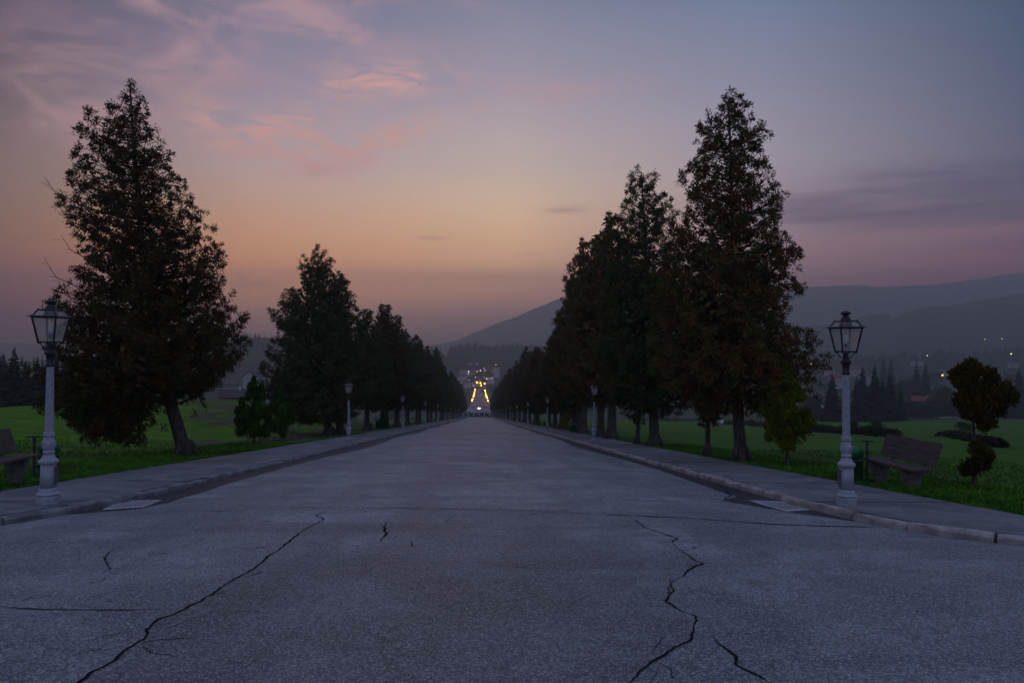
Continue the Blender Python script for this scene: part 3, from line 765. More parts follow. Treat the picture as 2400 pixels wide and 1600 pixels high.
T4, b4, s4 = tree_from_pixels('conifer_tree', (772, 1018), 0, [(772, 1018), (766, 980), (760, 930), (752, 800), (745, 590)],
    [(570, 738, 748), (588, 722, 770), (605, 705, 788), (640, 690, 800), (660, 684, 822), (700, 650, 815), (720, 640, 822), (760, 640, 835), (800, 628, 850), (860, 618, 868), (900, 612, 870), (950, 640, 860), (985, 670, 820)],
    380, 140, .14, M['thuja_m'], 'broad dark conifer on the left behind the two young green thujas', 14, .34, group=GRP, gap=.12)
# thin tree between the right trunks
T5, b5, s5 = tree_from_pixels('conifer_tree', (1658, 1070), 0, [(1658, 1070), (1659, 980), (1662, 900), (1660, 700)],
    [(690, 1640, 1672), (760, 1615, 1700), (840, 1600, 1712), (900, 1612, 1715), (950, 1620, 1712), (992, 1640, 1675)],
    90, 120, .12, M['thuja_r'], 'slim conifer with a thin pale trunk between the two big right trunks', 15, .12, group=GRP)
T6, b6, s6 = tree_from_pixels('conifer_tree', (1493, 1040), 0, [(1493, 1040), (1498, 960), (1500, 880), (1492, 650)],
    [(640, 1470, 1510), (720, 1440, 1530), (800, 1425, 1550), (900, 1430, 1560), (950, 1450, 1540), (985, 1480, 1510)],
    90, 120, .13, M['thuja_m'], 'slim conifer with a thin dark trunk left of the thick flared trunk', 16, .13, group=GRP)

# generic avenue trees (two shared shapes), copied down both rows
def generic_tree(seed, mat, H=15.0, w=3.4, nb=170, exp_=.7):
    rg = np.random.default_rng(seed)
    pr = []
    for k in range(16):
        f = k/15; r = w*min(1, (1-f)**exp_*1.2)*(.55+.45*min(1, f*5))*rg.uniform(.80, 1.14)
        pr.append((H*(.17+.83*f), -r*rg.uniform(.9, 1.1), r*rg.uniform(.9, 1.1)))
    me, br = thuja_crown('crown', [(0, 0), (H, 0)], pr, nb, 120, .19, rg, .9, 0)
    tr = MB(); trunk(tr, [(-.4, 0), (0, 0), (1.2, .03), (3, .05), (H*.9, 0)], [.42, .36, .28, .25, .04], 10, True, seed)
    t = thing('conifer_tree', 'x', 'tree', (0, 0, 0), 0, GRP)
    link('crown', me, mat, t); tr.build('trunk', M['bark'], t, True)
    return t
gens = [generic_tree(s, mt, exp_=e) for s, mt, e in ((31, M['thuja_m'], .72), (32, M['thuja_l'], .95), (33, M['thuja_r'], .62))]
used = [False]*3
def put_tree(gi, x, y, H, w, label, rz):
    z = float(G(x, y)); sc_ = (w/3.4, w/3.4, H/15.0)
    if not used[gi]:
        o = gens[gi]; used[gi] = True; o.location = (x, y, z); o.rotation_euler = (0, 0, rz); o.scale = sc_; o['label'] = label
    else: o = dup(gens[gi], (x, y, z), rz, label, GRP, sc_)
    return o
rr = random.Random(5)
# explicit trees that shape the skyline (px of trunk foot, px of top)
expl = [((797, 1016), 640, 3.4, -1, 'dark conifer with a leaning trunk right behind the broad left one'),
        ((905, 1004), 712, 3.8, -1, 'rounded conifer on the left just past the second left lamp post'),
        ((860, 1008), 722, 3.3, -1, 'conifer filling the left row above the second left lamp post'),
        ((1433, 1028), 500, 3.8, 1, 'conifer on the right with a root-flared trunk right of the second right lamp post'),
        ((1408, 1024), 545, 3.4, 1, 'conifer whose trunk stands just right of the second right lamp post'),
        ((1368, 1016), 560, 3.4, 1, 'conifer behind the second right lamp post and its bench'),
        ((1345, 1008), 640, 3.4, 1, 'conifer left of the second right lamp post, behind the green bin')]
for i, (ft, top, w, side, lab) in enumerate(expl):
    p = on(*ft); dep = (p-Vector((0, 0, CZ))).dot(fw); H = (ft[1]-top)*dep/F
    put_tree([0, 1, 0, 2, 0, 2, 0][i], p.x, p.y, H, w, lab, rr.uniform(0, 6.28))
def row(side, X0, tops, y0, y1, start):
    y = y0; k = start
    while y < y1:
        x = X0+rr.uniform(-.7, .7)
        pxx = 1125+x/y*F
        tp = np.interp(y, [a for a, b in tops], [b for a, b in tops])*rr.uniform(.84, 1.08)
        put_tree(rr.choice([0, 1, 2]) if side > 0 else rr.choice([0, 0, 1]), x, y, tp, rr.uniform(3.2, 4.0), f'{ORD[k]} tall dark conifer of the {"right" if side > 0 else "left"} row, counting from the camera', rr.uniform(0, 6.28))
        y += (7.5+y*.022)*rr.uniform(.85, 1.15); k += 1
row(-1, -11.6, [(70, 14.5), (90, 13.5), (110, 17), (125, 18.0), (150, 17), (200, 18), (470, 19)], 82, 470, 5)
row(1, 10.2, [(60, 14), (75, 12.2), (100, 14.5), (140, 15.5), (200, 18), (470, 19)], 66, 470, 8)

# ------------------------------------------------------------------ young thujas, lobed crowns
def narrow(L): return [(a, b, c*.95) for a, b, c in L]+[(a+c*.2, b-c*1.0, c*.42) for a, b, c in L if c < 100]
def lobed(name, base, sc_px, org, lobes, trunk_px, mat, label, seed, group, leaf=.055, trad=.05, n_k=520, el=1.55, spread=.55, cf=.74, ba=.18):
    bx, by = org[0]+base[0]/sc_px, org[1]+base[1]/sc_px
    b = on(bx, by); b.z = float(G(b.x, b.y)); dep = (b-Vector((0, 0, CZ))).dot(fw); s = dep/F/sc_px
    rg = np.random.default_rng(seed); t = thing(name, label, 'tree', b, -math.atan2(b.x, b.y), group)
    V = []; W = max(l[0]+l[2] for l in lobes)-min(l[0]-l[2] for l in lobes); cxm = sum(l[0] for l in lobes)/len(lobes)
    core = MB()
    for (lx, ly, lr) in lobes:
        half = max(0, 1-abs(lx-cxm)/(W/2))*W/2*spread
        for rep in range(2):
            yo = rg.uniform(-1, 1)*half*s if rep == 0 else -rg.uniform(.2, 1)*half*s
            c = np.array([(lx-base[0])*s, yo, (base[1]-ly)*s]); r = lr*s
            n = int(1.9*n_k*(r/.3)**2)+90
            u = unit(rg.normal(size=(n, 3))); rad = rg.uniform(.70, 1.04, (n, 1)); bump = 1+ba*np.sin(u[:, :1]*9+u[:, 2:]*7+lx)
            cc = c+u*rad*bump*np.array([r, r, r*el])
            d = u*.55+np.array([0, 0, .9])+rg.normal(size=(n, 3))*.35
            V.append(leaf_quads(cc, d, leaf*rg.uniform(.7, 1.5, n), leaf*rg.uniform(.3, .6, n), rg))
            core.ball(c, r*cf, r*cf*el, 8, 6)
    k = link('crown', quads_mesh('crown', np.concatenate(V)), mat, t)
    core.build('inner_foliage', mat, t)
    tr = MB(); pts = [((px_-base[0])*s, 0, (base[1]-py_)*s) for px_, py_ in trunk_px]
    tr.tube([(pts[0][0], 0, -.15)]+pts, [trad*1.3]+[trad*(1-.5*i/len(pts)) for i in range(len(pts))], 8)
    tr.build('trunk', M['bark'], t, True)
    return t
GY = 'young ornamental conifers'
lobed('young_thuja', (390, 1385), 7.127, (540, 850), narrow([(385,290,40),(388,370,50),(325,400,45),(505,430,50),(510,540,70),(300,560,60),(410,520,90),(200,640,45),(205,740,60),(130,800,45),(140,960,60),(250,850,110),(450,800,140),(600,880,90),(640,1000,60),(200,1090,100),(390,1090,130),(570,1150,95)]),
      [(390, 1385), (392, 1200), (390, 600)], M['young'], 'larger bright green young thuja at the left pavement edge', 41, GY, trad=.06)
lobed('young_thuja', (905, 1300), 7.127, (540, 850), narrow([(805,450,30),(808,520,50),(920,560,42),(820,650,80),(730,800,55),(870,800,120),(985,740,45),(1000,850,45),(840,980,130),(960,980,60),(730,1090,55),(885,1150,70)]),
      [(905, 1300), (890, 1200), (860, 700)], M['young'], 'smaller green young thuja right of the larger one on the left', 42, GY, trad=.045)
lobed('young_thuja', (668, 1440), 4.611, (1700, 780), [(660,370,28),(655,440,48),(640,520,45),(720,560,40),(560,620,38),(530,680,55),(600,720,60),(720,650,70),(810,700,45),(440,810,40),(480,890,55),(640,850,130),(850,880,60),(900,960,45),(540,980,90),(790,1000,110),(650,1100,130),(490,1130,42),(680,1200,60)],
      [(668, 1440), (670, 1250), (660, 500)], M['young_y'], 'yellow-green young thuja between the big right conifer and the right lamp post', 43, GY, trad=.05, n_k=420, el=1.2, leaf=.08, cf=.55, ba=.3)
lobed('young_thuja', (907, 1345), 3.733, (2040, 780), [(888,285,40),(930,330,50),(1020,365,50),(1050,400,35),(780,380,45),(830,340,45),(840,440,70),(900,480,90),(1130,490,50),(1160,570,55),(1000,540,100),(820,600,55),(870,650,80),(960,640,90),(1090,680,42),(1010,780,48),(975,820,36),(880,720,42),(1060,600,50),(960,735,48)],
      [(907, 1345), (915, 1000), (905, 860), (890, 500)], M['young_o'], 'bronze lobed young conifer at the right edge, with a lower tuft on its stem', 44, GY, trad=.045, n_k=480, el=1.05, leaf=.085, cf=.50, ba=.34)
T = lobed('young_thuja', (915, 1345), 3.733, (2040, 780), [(930,1010,50),(1000,1060,50),(960,1120,60),(900,1170,60),(850,1210,45),(985,1160,30)],
      [(915, 1345), (940, 1050)], M['young_o'], 'low bronze tuft of shoots wrapped round the stem at the right edge', 45, GY, trad=.02, n_k=420, el=1.1, leaf=.08, cf=.5, ba=.34)
lobed('young_thuja', (1575, 1545), 3.92, (500, 610), [(1560,1430,20),(1570,1470,35),(1560,1510,30)], [(1575, 1545), (1570, 1480)], M['young'], 'low green shrub between the left trunks past the second lamp post', 46, GY, trad=.03)
lobed('young_thuja', (725, 610), 3.92, (1140, 850), [(740,420,30),(745,480,40),(715,530,40),(730,575,35),(770,450,35)], [(725, 610), (735, 500)], M['young_y'], 'small yellow-green shrub left of the right bin, by the right trunks', 47, GY, trad=.03)

# ------------------------------------------------------------------ distant landscape
def ridge_fn(d0, sil, foot, span=(.72, 1.25), quad=False):
    sx_ = [a for a, b in sil]; sy_ = [b for a, b in sil]
    def fn(px, t):      # t: 0 foot .. 1 crest .. 1.6 back
        d = d0*(span[0]+(1-span[0])*t) if t <= 1 else d0*(1+(span[1]-1)*(t-1)/.6)
        py = float(np.interp(px, sx_, sy_)); top = P(px, py, d0)
        q = P(px, py, d); f = t if t <= 1 else 1-(t-1)/.6
        f = max(0, f); f = f*f if quad and t <= 1 else f*f*(3-2*f)*.5+f*.5
        base = foot
        return Vector((q.x, q.y, base+(top.z-base)*f))
    return fn
def ridge(fn, px0, px1, step, mat, label, amp=0):
    v = []; f = []; pxs = np.arange(px0, px1+step, step); tsx = [0, .15, .3, .45, .6, .72, .84, .93, 1.0, 1.08, 1.25, 1.6]
    rr = random.Random(3)
    for a in pxs:
        for t in tsx:
            p = fn(float(a), t); p.z += amp*(rr.random()-.5)*(1 if .1 < t < 1.3 else 0); v.append(p)
    n = len(tsx)
    for i in range(len(pxs)-1):
        for j in range(n-1): k = i*n+j; f.append((k, k+n, k+n+1, k+1))
    me = bpy.data.meshes.new('hills'); me.from_pydata(v, [], f); me.update(); o = link('hills', me, mat, smooth=True); struct(o, label, 'hills'); return o
m, nt = new_mat('hill_forest'); v = obj_vec(nt, world=True); n1 = noise(nt, .012, 6, .7, v); n2 = noise(nt, .08, 3, .6, v)
c = mix(nt, ramp(nt, n1, .35, .6), (.018, .030, .020), (.040, .055, .028)); finish(nt, c, 1, 0, n2, 1, 6, 0); M['hillf'] = m
R4 = ridge_fn(4500, [(-300, 800), (200, 805), (600, 812), (900, 815), (1000, 812), (1060, 800), (1140, 768), (1218, 738), (1287, 710), (1305, 700), (1344, 696), (1450, 700), (1600, 688), (1800, 680), (1900, 673), (2002, 668), (2015, 667), (2053, 674), (2130, 668), (2206, 666), (2283, 655), (2400, 638), (2700, 610)], -84, (.8, 1.12))
ridge(R4, -120, 2440, 20, M['hillf'], 'farthest pale mountain range behind the valley', 8)
R3 = ridge_fn(2600, [(1650, 800), (1800, 778), (1900, 763), (1951, 758), (2010, 745), (2043, 738), (2081, 735), (2088, 747), (2114, 741), (2122, 731), (2186, 716), (2211, 719), (2283, 706), (2334, 699), (2400, 687), (2700, 660)], -84, (.7, 1.2))
ridge(R3, 1650, 2700, 8, M['hillf'], 'dark wooded mountain ridge on the right', 5)
R5 = ridge_fn(1500, [(-300, 850), (0, 850), (300, 830), (450, 800), (600, 790), (750, 800), (900, 810), (1010, 818), (1036, 826), (1060, 850)], -84, (.6, 1.2))
ridge(R5, -300, 1060, 20, M['hillf'], 'hazy wooded hill seen between the left conifers', 2)
R6 = ridge_fn(1750, [(1030, 860), (1046, 845), (1056, 822), (1080, 816), (1110, 815), (1140, 820), (1200, 818), (1400, 822), (1600, 835), (1750, 850)], -84, (.72, 1.15), True)
ridge(R6, 1030, 1750, 10, M['hillf'], 'wooded hill closing the view at the end of the avenue', 1)
R2 = ridge_fn(1500, [(1700, 870), (1850, 852), (1960, 846), (2100, 838), (2250, 832), (2400, 822), (2700, 815)], -70, (.62, 1.3))
ridge(R2, 1700, 2700, 20, M['hillf'], 'middle wooded rise in the valley on the right', 2)

# spruces
def spruce_mesh(seed, H=20, w=3.6, layers=34, per=22):
    rg = np.random.default_rng(seed); V = []
    for k in range(layers):
        f = k/(layers-1); z = H*(.06+.93*f); r = w*(1-f)**.85*rg.uniform(.8, 1.12)+.12
        n = max(5, int(per*(1-f*.5))); a = rg.random(n)*6.283+k
        L = r*rg.uniform(.7, 1.15, n); d = np.stack([np.cos(a), np.sin(a), np.full(n, -.32)], 1)
        c = np.stack([np.zeros(n), np.zeros(n), np.full(n, z)], 1)+rg.normal(size=(n, 3))*np.array([0, 0, .25])
        for rep in range(2):
            dd = d+rg.normal(size=(n, 3))*.12; V.append(leaf_quads(c, dd, L, L*.5, rg))
    c = np.array([[0, 0, H*.9]]); V.append(leaf_quads(c, np.array([[0, 0, 1.]]), H*.12, .3, rg))
    return np.concatenate(V)
def broad_mesh(seed, H=14, w=5, n=2600):
    rg = np.random.default_rng(seed); V = []
    for k in range(16):
        c = np.array([rg.normal()*w*.38, rg.normal()*w*.38, H*rg.uniform(.38, .82)]); r = w*rg.uniform(.3, .5); m_ = n//16
        u = unit(rg.normal(size=(m_, 3))); cc = c+u*r*rg.uniform(.6, 1.0, (m_, 1)); V.append(leaf_quads(cc, u+rg.normal(size=(m_, 3))*.6, rg.uniform(.4, .8, m_), rg.uniform(.3, .55, m_), rg))
    return np.concatenate(V)
SPV = [spruce_mesh(100+i) for i in range(5)]; BRV = [broad_mesh(200+i) for i in range(4)]
SPVL = [spruce_mesh(300+i, layers=14, per=11) for i in range(5)]
def make_far_tree(name, mesh, mat, trunk_r):
    t = thing(name, 'x', 'tree'); me = quads_mesh('crown', mesh); link('crown', me, mat, t)
    b = MB(); b.tube([(0, 0, -1), (0, 0, 8)], [trunk_r, trunk_r*.5], 6); b.build('trunk', M['bark'], t); return t
sp_src = [make_far_tree('spruce_tree', v_, M['spruce'], .35) for v_ in SPV[:3]]; br_src = [make_far_tree('broadleaf_tree', v_, M['broad'], .35) for v_ in BRV[:3]]
src_used = {}
def far_tree(kind, px, top, d, base_py=None, label='', group=None, wf=1.0):
    srcs = sp_src if kind == 's' else br_src; i = rr.randrange(3); s0 = srcs[i]
    q = P(px, top, d); z = float(G(q.x, q.y)) if base_py is None else P(px, base_py, d).z
    H = max(3, q.z-z); H0 = 20 if kind == 's' else 13.5; k = H/H0
    w = k*wf
    w = min(w, 1.5*wf)
    if (kind, i) not in src_used: src_used[(kind, i)] = 1; o = s0; o.location = (q.x, q.y, z); o['label'] = label; o['group'] = group; o.scale = (w, w, k)
    else: o = dup(s0, (q.x, q.y, z), rr.uniform(0, 6.28), label, group, (w, w, k))
    return o
# left forest behind the meadow brow, front trees told apart
GF = 'spruces of the wood behind the left meadow'
lf = [(-25, 835), (8, 826), (33, 812), (60, 845), (88, 838), (110, 850), (133, 836), (158, 812), (182, 840), (205, 852), (232, 846)]
lfl = ['spruce at the very left edge behind the meadow', 'spruce just inside the left edge of the frame', 'pointed spruce rising highest at the left edge of the wood', 'rounded spruce right of the pointed one at the left edge', 'spruce just left of the nearest left lamp shaft', 'spruce right behind the nearest left lamp shaft', 'spruce just right of the nearest left lamp shaft', 'tallest spruce between the left lamp and the big conifer', 'spruce half hidden by the left side of the big conifer', 'spruce hidden behind the low crown of the big left conifer', 'last spruce of the left wood, behind the big conifer']
for (px_, tp), lb in zip(lf, lfl): far_tree('s', px_, tp, rr.uniform(135, 160), None, lb, GF, 1.45)
def wood(name, spots, mat, label, kind='s', low=True):
    V = []; rg = np.random.default_rng(len(spots))
    src = SPVL if kind == 's' else BRV
    for (x, y, z, H, w) in spots:
        m_ = src[rg.integers(len(src))]; a = rg.random()*6.28; ca, sa = math.cos(a), math.sin(a)
        H0 = 20 if kind == 's' else 13.5
        V.append(np.stack([(m_[:, 0]*ca-m_[:, 1]*sa)*w+x, (m_[:, 0]*sa+m_[:, 1]*ca)*w+y, m_[:, 2]*H/H0+z], 1))
    o = link(name, quads_mesh(name, np.concatenate(V)), mat); tag(o, label, 'wood', kind='stuff'); return o
sp = []
for k in range(150):
    px_ = rr.uniform(-260, 300); d = rr.uniform(150, 230); q = P(px_, 900, d); z = float(G(q.x, q.y)); sp.append((q.x, q.y, z, (P(px_, rr.uniform(832, 880), d).z-z), rr.uniform(1.2, 1.7)))
wood('wood', sp, M['spruce'], 'dense dark wood filling in behind the spruces at the far left')
sp = []
for k in range(520):
    px_ = rr.uniform(1046, 1330); t = rr.uniform(.55, 1.02) if k > 200 else rr.uniform(.95, 1.05); q = R6(px_, t); sp.append((q.x, q.y, q.z-2, rr.uniform(16, 23), rr.uniform(1.3, 1.9)))
wood('wood', sp, M['spruce'], 'dense spruce wood on the hill at the end of the avenue')
sp = []
for k in range(420):
    px_ = rr.uniform(1700, 2650); t = rr.uniform(.3, 1.05) if k > 200 else rr.uniform(.85, 1.05); q = R2(px_, t); sp.append((q.x, q.y, q.z-2, rr.uniform(13, 25), rr.uniform(1.1, 1.8)))
wood('wood', sp, M['spruce'], 'scattered spruce wood along the middle rise on the right')
sp = []
for k in range(170):
    px_ = rr.uniform(430, 1040); t = rr.uniform(.6, 1.05) if k > 80 else rr.uniform(.95, 1.05); q = R5(px_, t); sp.append((q.x, q.y, q.z-2, rr.uniform(12, 22), rr.uniform(.8, 1.2)))
wood('wood', sp, M['spruce'], 'wood on the hazy hill behind the left conifers')
sp = []
for k in range(60):
    px_ = rr.uniform(1880, 2560); d = rr.uniform(330, 460); q = P(px_, 900, d); z = float(G(q.x, q.y)); sp.append((q.x, q.y, z-1, rr.uniform(7, 13), rr.uniform(.7, 1.2)))
wood('wood', sp, M['broad'], 'low dark broadleaf belt at the far edge of the right meadow', 'b')
sp = []
for k in range(80):
    px_ = rr.uniform(1130, 2560); d = rr.uniform(560, 900); q = P(px_, 900, d)
    if q.x < 60: continue
    z = float(G(q.x, q.y)); sp.append((q.x, q.y, z-1, rr.uniform(8, 15), rr.uniform(.8, 1.3)))
wood('wood', sp, M['broad'], 'broadleaf woodland between the houses of the valley', 'b')
sp = []
for k in range(110):
    sd = rr.choice([-1, 1]); y = rr.uniform(540, 1250); x = sd*rr.uniform(20, 60+y*.05); z = float(G(x, y)); sp.append((x, y, z-1, rr.uniform(8, 14), rr.uniform(.7, 1.1)))
wood('wood', sp, M['broad'], 'trees crowding both sides of the far lit street', 'b')
GV = 'conifers standing in the valley on the right'
vt = [(1950, 868, 300, 'spruce left of the dense group, directly left of the right lamp shaft'), (2022, 858, 300, 'left broad spruce of the dense dark group behind the right lamp'),
      (2050, 854, 305, 'tallest spruce in the dense dark group behind the right lamp'), (2085, 870, 300, 'right spruce of the dense dark group behind the bench'),
      (2008, 880, 290, 'small spruce at the left foot of the dense dark group'), (2068, 884, 285, 'lower spruce in front of the dense dark group'),
      (2110, 905, 330, 'low spruce at the right end of the dense dark group'),
      (2148, 845, 560, 'left one of two pointed spruces standing together in the haze'), (2170, 846, 560, 'right one of two pointed spruces standing together in the haze'),
      (2070, 836, 760, 'left of the two pale spruces above the dense group'), (2088, 834, 770, 'right of the two pale spruces above the dense group'),
      (2388, 858, 420, 'dark spruce at the right edge of the photo'), (2368, 882, 430, 'lower spruce beside the one at the right edge'), (2345, 900, 440, 'smallest spruce left of the pair at the right edge'), (2410, 870, 430, 'spruce cut by the right edge of the photo')]
for px_, tp, d, lb in vt: far_tree('s', px_, tp, d, None, lb, GV, 1.25)
GB = 'broadleaf trees in the valley on the right'
for px_, tp, d, lb in [(2128, 885, 520, 'rounded tree below the two pointed spruces'), (2210, 900, 430, 'rounded tree above the pale house'), (2195, 925, 400, 'bushy tree between the red roof and the pale house'), (2235, 955, 380, 'low bush in front of the pale house'),
                       (2330, 880, 600, 'rounded tree left of the spruces at the right edge'), (2110, 930, 370, 'tree left of the red roofed house'), (2295, 925, 420, 'tree behind the bronze young conifer'), (1900, 925, 330, 'tree left of the house with white windows'), (2260, 930, 390, 'tree right of the pale house')]:
    far_tree('b', px_, tp, d, None, lb, GB, 1.1)

# hedges: rows of bushes
def hedge(px0, py0, px1, py1, h, label, n=16, w=2.0, seed=0):
    a = on(px0, py0); b = on(px1, py1); L = (b-a).length; rg = np.random.default_rng(seed); V = []
    t0 = thing('hedge', label, 'hedge', (a.x, a.y, float(G(a.x, a.y))))
    for k in range(n):
        t = (k+rg.random())/n; c = a.lerp(b, t); c.z = float(G(c.x, c.y)); r = h*rg.uniform(.45, .95)
        m_ = 420; u = unit(rg.normal(size=(m_, 3))*np.array([1, 1, .8])); cc = np.array([c.x-a.x, c.y-a.y, c.z-t0.location.z+r*.5])+u*np.array([L/n*1.1, w, r])*rg.uniform(.5, 1.0, (m_, 1))
        V.append(leaf_quads(cc, u+rg.normal(size=(m_, 3))*.5, rg.uniform(.12, .32, m_), rg.uniform(.08, .2, m_), rg))
    link('foliage', quads_mesh('foliage', np.concatenate(V)), M['hedge'], t0)
    st = MB()
    for k in range(n):
        c = a.lerp(b, (k+.5)/n); zz = float(G(c.x, c.y))-t0.location.z; st.tube([(c.x-a.x, c.y-a.y, zz-.2), (c.x-a.x, c.y-a.y, zz+h*.5)], .06, 4)
    st.build('stem', M['bark'], t0)
hedge(1880, 1006, 2090, 1024, .8, 'dark hedge behind the right lamp post, across the meadow', 34, .8, 1)
hedge(2215, 1022, 2290, 1034, .42, 'dark bushes right of the bench back, across the meadow', 18, .5, 2)
hedge(2295, 1040, 2345, 1048, .35, 'thin low hedge behind the bronze young conifer', 12, .4, 3)
hedge(1690, 993, 1880, 1003, .9, 'dark hedge behind the trunk of the tall right conifer', 22, 1.5, 4)
hedge(1500, 985, 1700, 990, 1.5, 'low far hedge seen between the right trunks', 16, 1.5, 5)
for i, (px_, py_, lb) in enumerate([(2002, 1010, 'small round bush on the hedge right of the right lamp shaft'), (2048, 1014, 'small bush above the far end of the bench seat'), (2258, 1018, 'small bush standing right of the bench back'), (1760, 998, 'small bush right of the trunk of the tall right conifer')]):
    p = on(px_, py_); k = .16
    src = br_src[i % 3]; o = dup(src, (p.x, p.y, float(G(p.x, p.y))-.4), i*1.3, lb, 'bushes along the meadow hedges', (k, k, k*.95)); o.name = 'bush'; o['category'] = 'bush'

# wrapped bales
def bale(px_, py_, lab, first=None):
    p = on(px_, py_); t = thing('hay_bale', lab, 'hay bale', (p.x, p.y, float(G(p.x, p.y))), R(20), 'white wrapped bales')
    b = MB(); b.lathe([(.05, -.62), (.5, -.62), (.6, -.52), (.62, 0), (.6, .52), (.5, .62), (.05, .62)], 16); o = b.build('wrap', M['bale'], t, True); o.rotation_euler = (0, math.pi/2, 0); o.location = (0, 0, .6)
for px_, py_, lb in [(1652, 996, 'leftmost white wrapped bale left of the slim pale trunk'), (1670, 996, 'white wrapped bale right of the slim pale trunk'), (1679, 996, 'middle white wrapped bale right of the slim pale trunk'), (1688, 995, 'rightmost white wrapped bale near the tall right conifer')]: bale(px_, py_, lb)
# meadow stakes
for i, (px_, py_) in enumerate([(703, 1030), (731, 1024), (753, 1020), (643, 1037), (608, 1042)]):
    p = on(px_, py_); b = MB(); b.lathe([(.04, -.2), (.042, .38), (.03, .42)], 8); o = b.build('wooden_stake', M['stake'], bevel=.004); o.location = (p.x, p.y, float(G(p.x, p.y))); o.rotation_euler = (R(3*i-6), R(2), 0)
    tag(o, ['short dark stake in the grass just right of the smaller young thuja', 'short dark stake midway between the young thuja and the left trunks', 'short dark stake nearest the broad left trunk', 'short dark stake under the smaller young thuja', 'short dark stake just right of the larger young thuja'][i], 'stake', 'stakes along the left meadow edge')

# ------------------------------------------------------------------ balustrade wall at the foot of the avenue
t = thing('balustrade_wall', 'pale balustrade above a dark wall across the foot of the avenue', 'wall', (0, 520, -50))
zc = lambda py: float(P(1125, py, 520).z)
X0, X1 = float(P(1079, 960, 520).x), float(P(1166, 960, 520).x)
b = MB(); b.box(X0, X1, -.4, .4, -.3, 2.3); b.build('wall', M['walld'], t)
for k in range(7):
    x = X0+(X1-X0)*(k+.5)/7; b = MB(); b.box(x-.35, x+.35, -.55, -.403, .0, 2.3); b.build('pilaster', M['balu'], t)
b = MB(); b.box(X0-.1, X1+.1, -.5, .5, 2.303, 2.6); b.box(X0-.1, X1+.1, -.45, .45, 3.9, 4.15); b.build('coping', M['balu'], t)
b = MB()
n = 52
for k in range(n):
    x = X0+(X1-X0)*(k+.5)/n; wv = .16 if k % 7 else .34; b.box(x-wv, x+wv, -.22, .22, 2.603, 3.897)
b.build('balusters', M['balu'], t)

# far street surface and its pavements
def far_strip(name, x0, x1, y0, y1, mat, lab, h=.03, parent=None):
    v = []; f = []; yv = np.linspace(y0, y1, 40)
    for y in yv:
        for x in (x0, x1): v.append((x, y, float(np.interp(y, YR, ZR))+h))
    for j in range(39): f.append((2*j, 2*j+1, 2*j+3, 2*j+2))
    me = bpy.data.meshes.new(name); me.from_pydata(v, [], f); o = link(name, me, mat)
    struct(o, lab, name); return o
M['street'] = simple('far_street_asphalt', (.16, .155, .16), .6, var=.15, scale=.3, world=True)
M['street_p'] = simple('far_street_paving', (.30, .27, .27), .8, var=.15, scale=.3, world=True)
far_strip('far_street', -6.6, 8.2, 524.5, 1250, M['street'], 'lit street running on beyond the balustrade', .10)
far_strip('far_pavement', -12.5, -6.6, 524.5, 1250, M['street_p'], 'left pavement of the far lit street', .22)
far_strip('far_pavement', 8.2, 13.5, 524.5, 1250, M['street_p'], 'right pavement of the far lit street', .22)

# far street lamps with sodium heads
def make_sodium():
    t = thing('street_light', 'x', 'street light'); b = MB(); b.tube([(0, 0, 0), (0, 0, 7.6), (.6, 0, 8.0)], [.12, .08, .06], 6); b.build('pole', M['steel'], t)
    b = MB(); b.ball((.9, 0, 8.0), .38, .36, 8, 6); b.build('lamp_globe', M['sodium'], t); return t
sod = make_sodium(); first = True
pos = [(1104, 939), (1105.5, 936), (1108, 929), (1109.5, 925.5), (1110.5, 922), (1111, 919), (1112, 915), (1113, 911), (1145, 939), (1143, 932), (1142, 929), (1140.5, 925.5), (1139.8, 923), (1139, 919), (1138, 915)]
for i, (px_, py_) in enumerate(pos):
    side = -1 if i < 8 else 1; latpx = abs(px_-1124.5); d = 11.0/latpx*F*(1.15 if side < 0 else 1.0)
    d = np.interp(py_, [911, 939], [1230, 700]); x = float(P(px_, py_, d).x); y = float(P(px_, py_, d).y)
    z = float(P(px_, py_, d).z)-8
    gz = float(np.interp(y, YR, ZR))
    n_ = i if side < 0 else i-8
    lb = f'{ORD[n_]} orange street light on the {"left" if side < 0 else "right"} of the far street, from the balustrade'
    if first: o = sod; o.location = (x, y, gz); o['label'] = lb; o['group'] = 'orange street lights of the far street'; first = False
    else: o = dup(sod, (x, y, gz), 0 if side < 0 else math.pi, lb, 'orange street lights of the far street')
    k = max(.7, (P(px_, py_, d).z-gz)/8); o.scale = (1, 1, k); o.rotation_euler = (0, 0, 0 if side < 0 else math.pi)
for i, (px_, py_, d, lb) in enumerate([(1117, 896, 1290, 'orange street light left of the glowing building at the street end'), (1124.5, 897.5, 1280, 'orange street light right of the glowing building at the street end'), (1134, 899, 1270, 'orange street light beside the pink building at the street end'), (1127, 903.5, 1240, 'lowest orange street light in the group past the street end')]):
    p = P(px_, py_, d); gz = float(G(p.x, p.y)); o = dup(sod, (p.x, p.y, gz), 0, lb, 'orange street lights of the far street'); k = (p.z-gz)/8; o.scale = (1.1, 1.1, k)
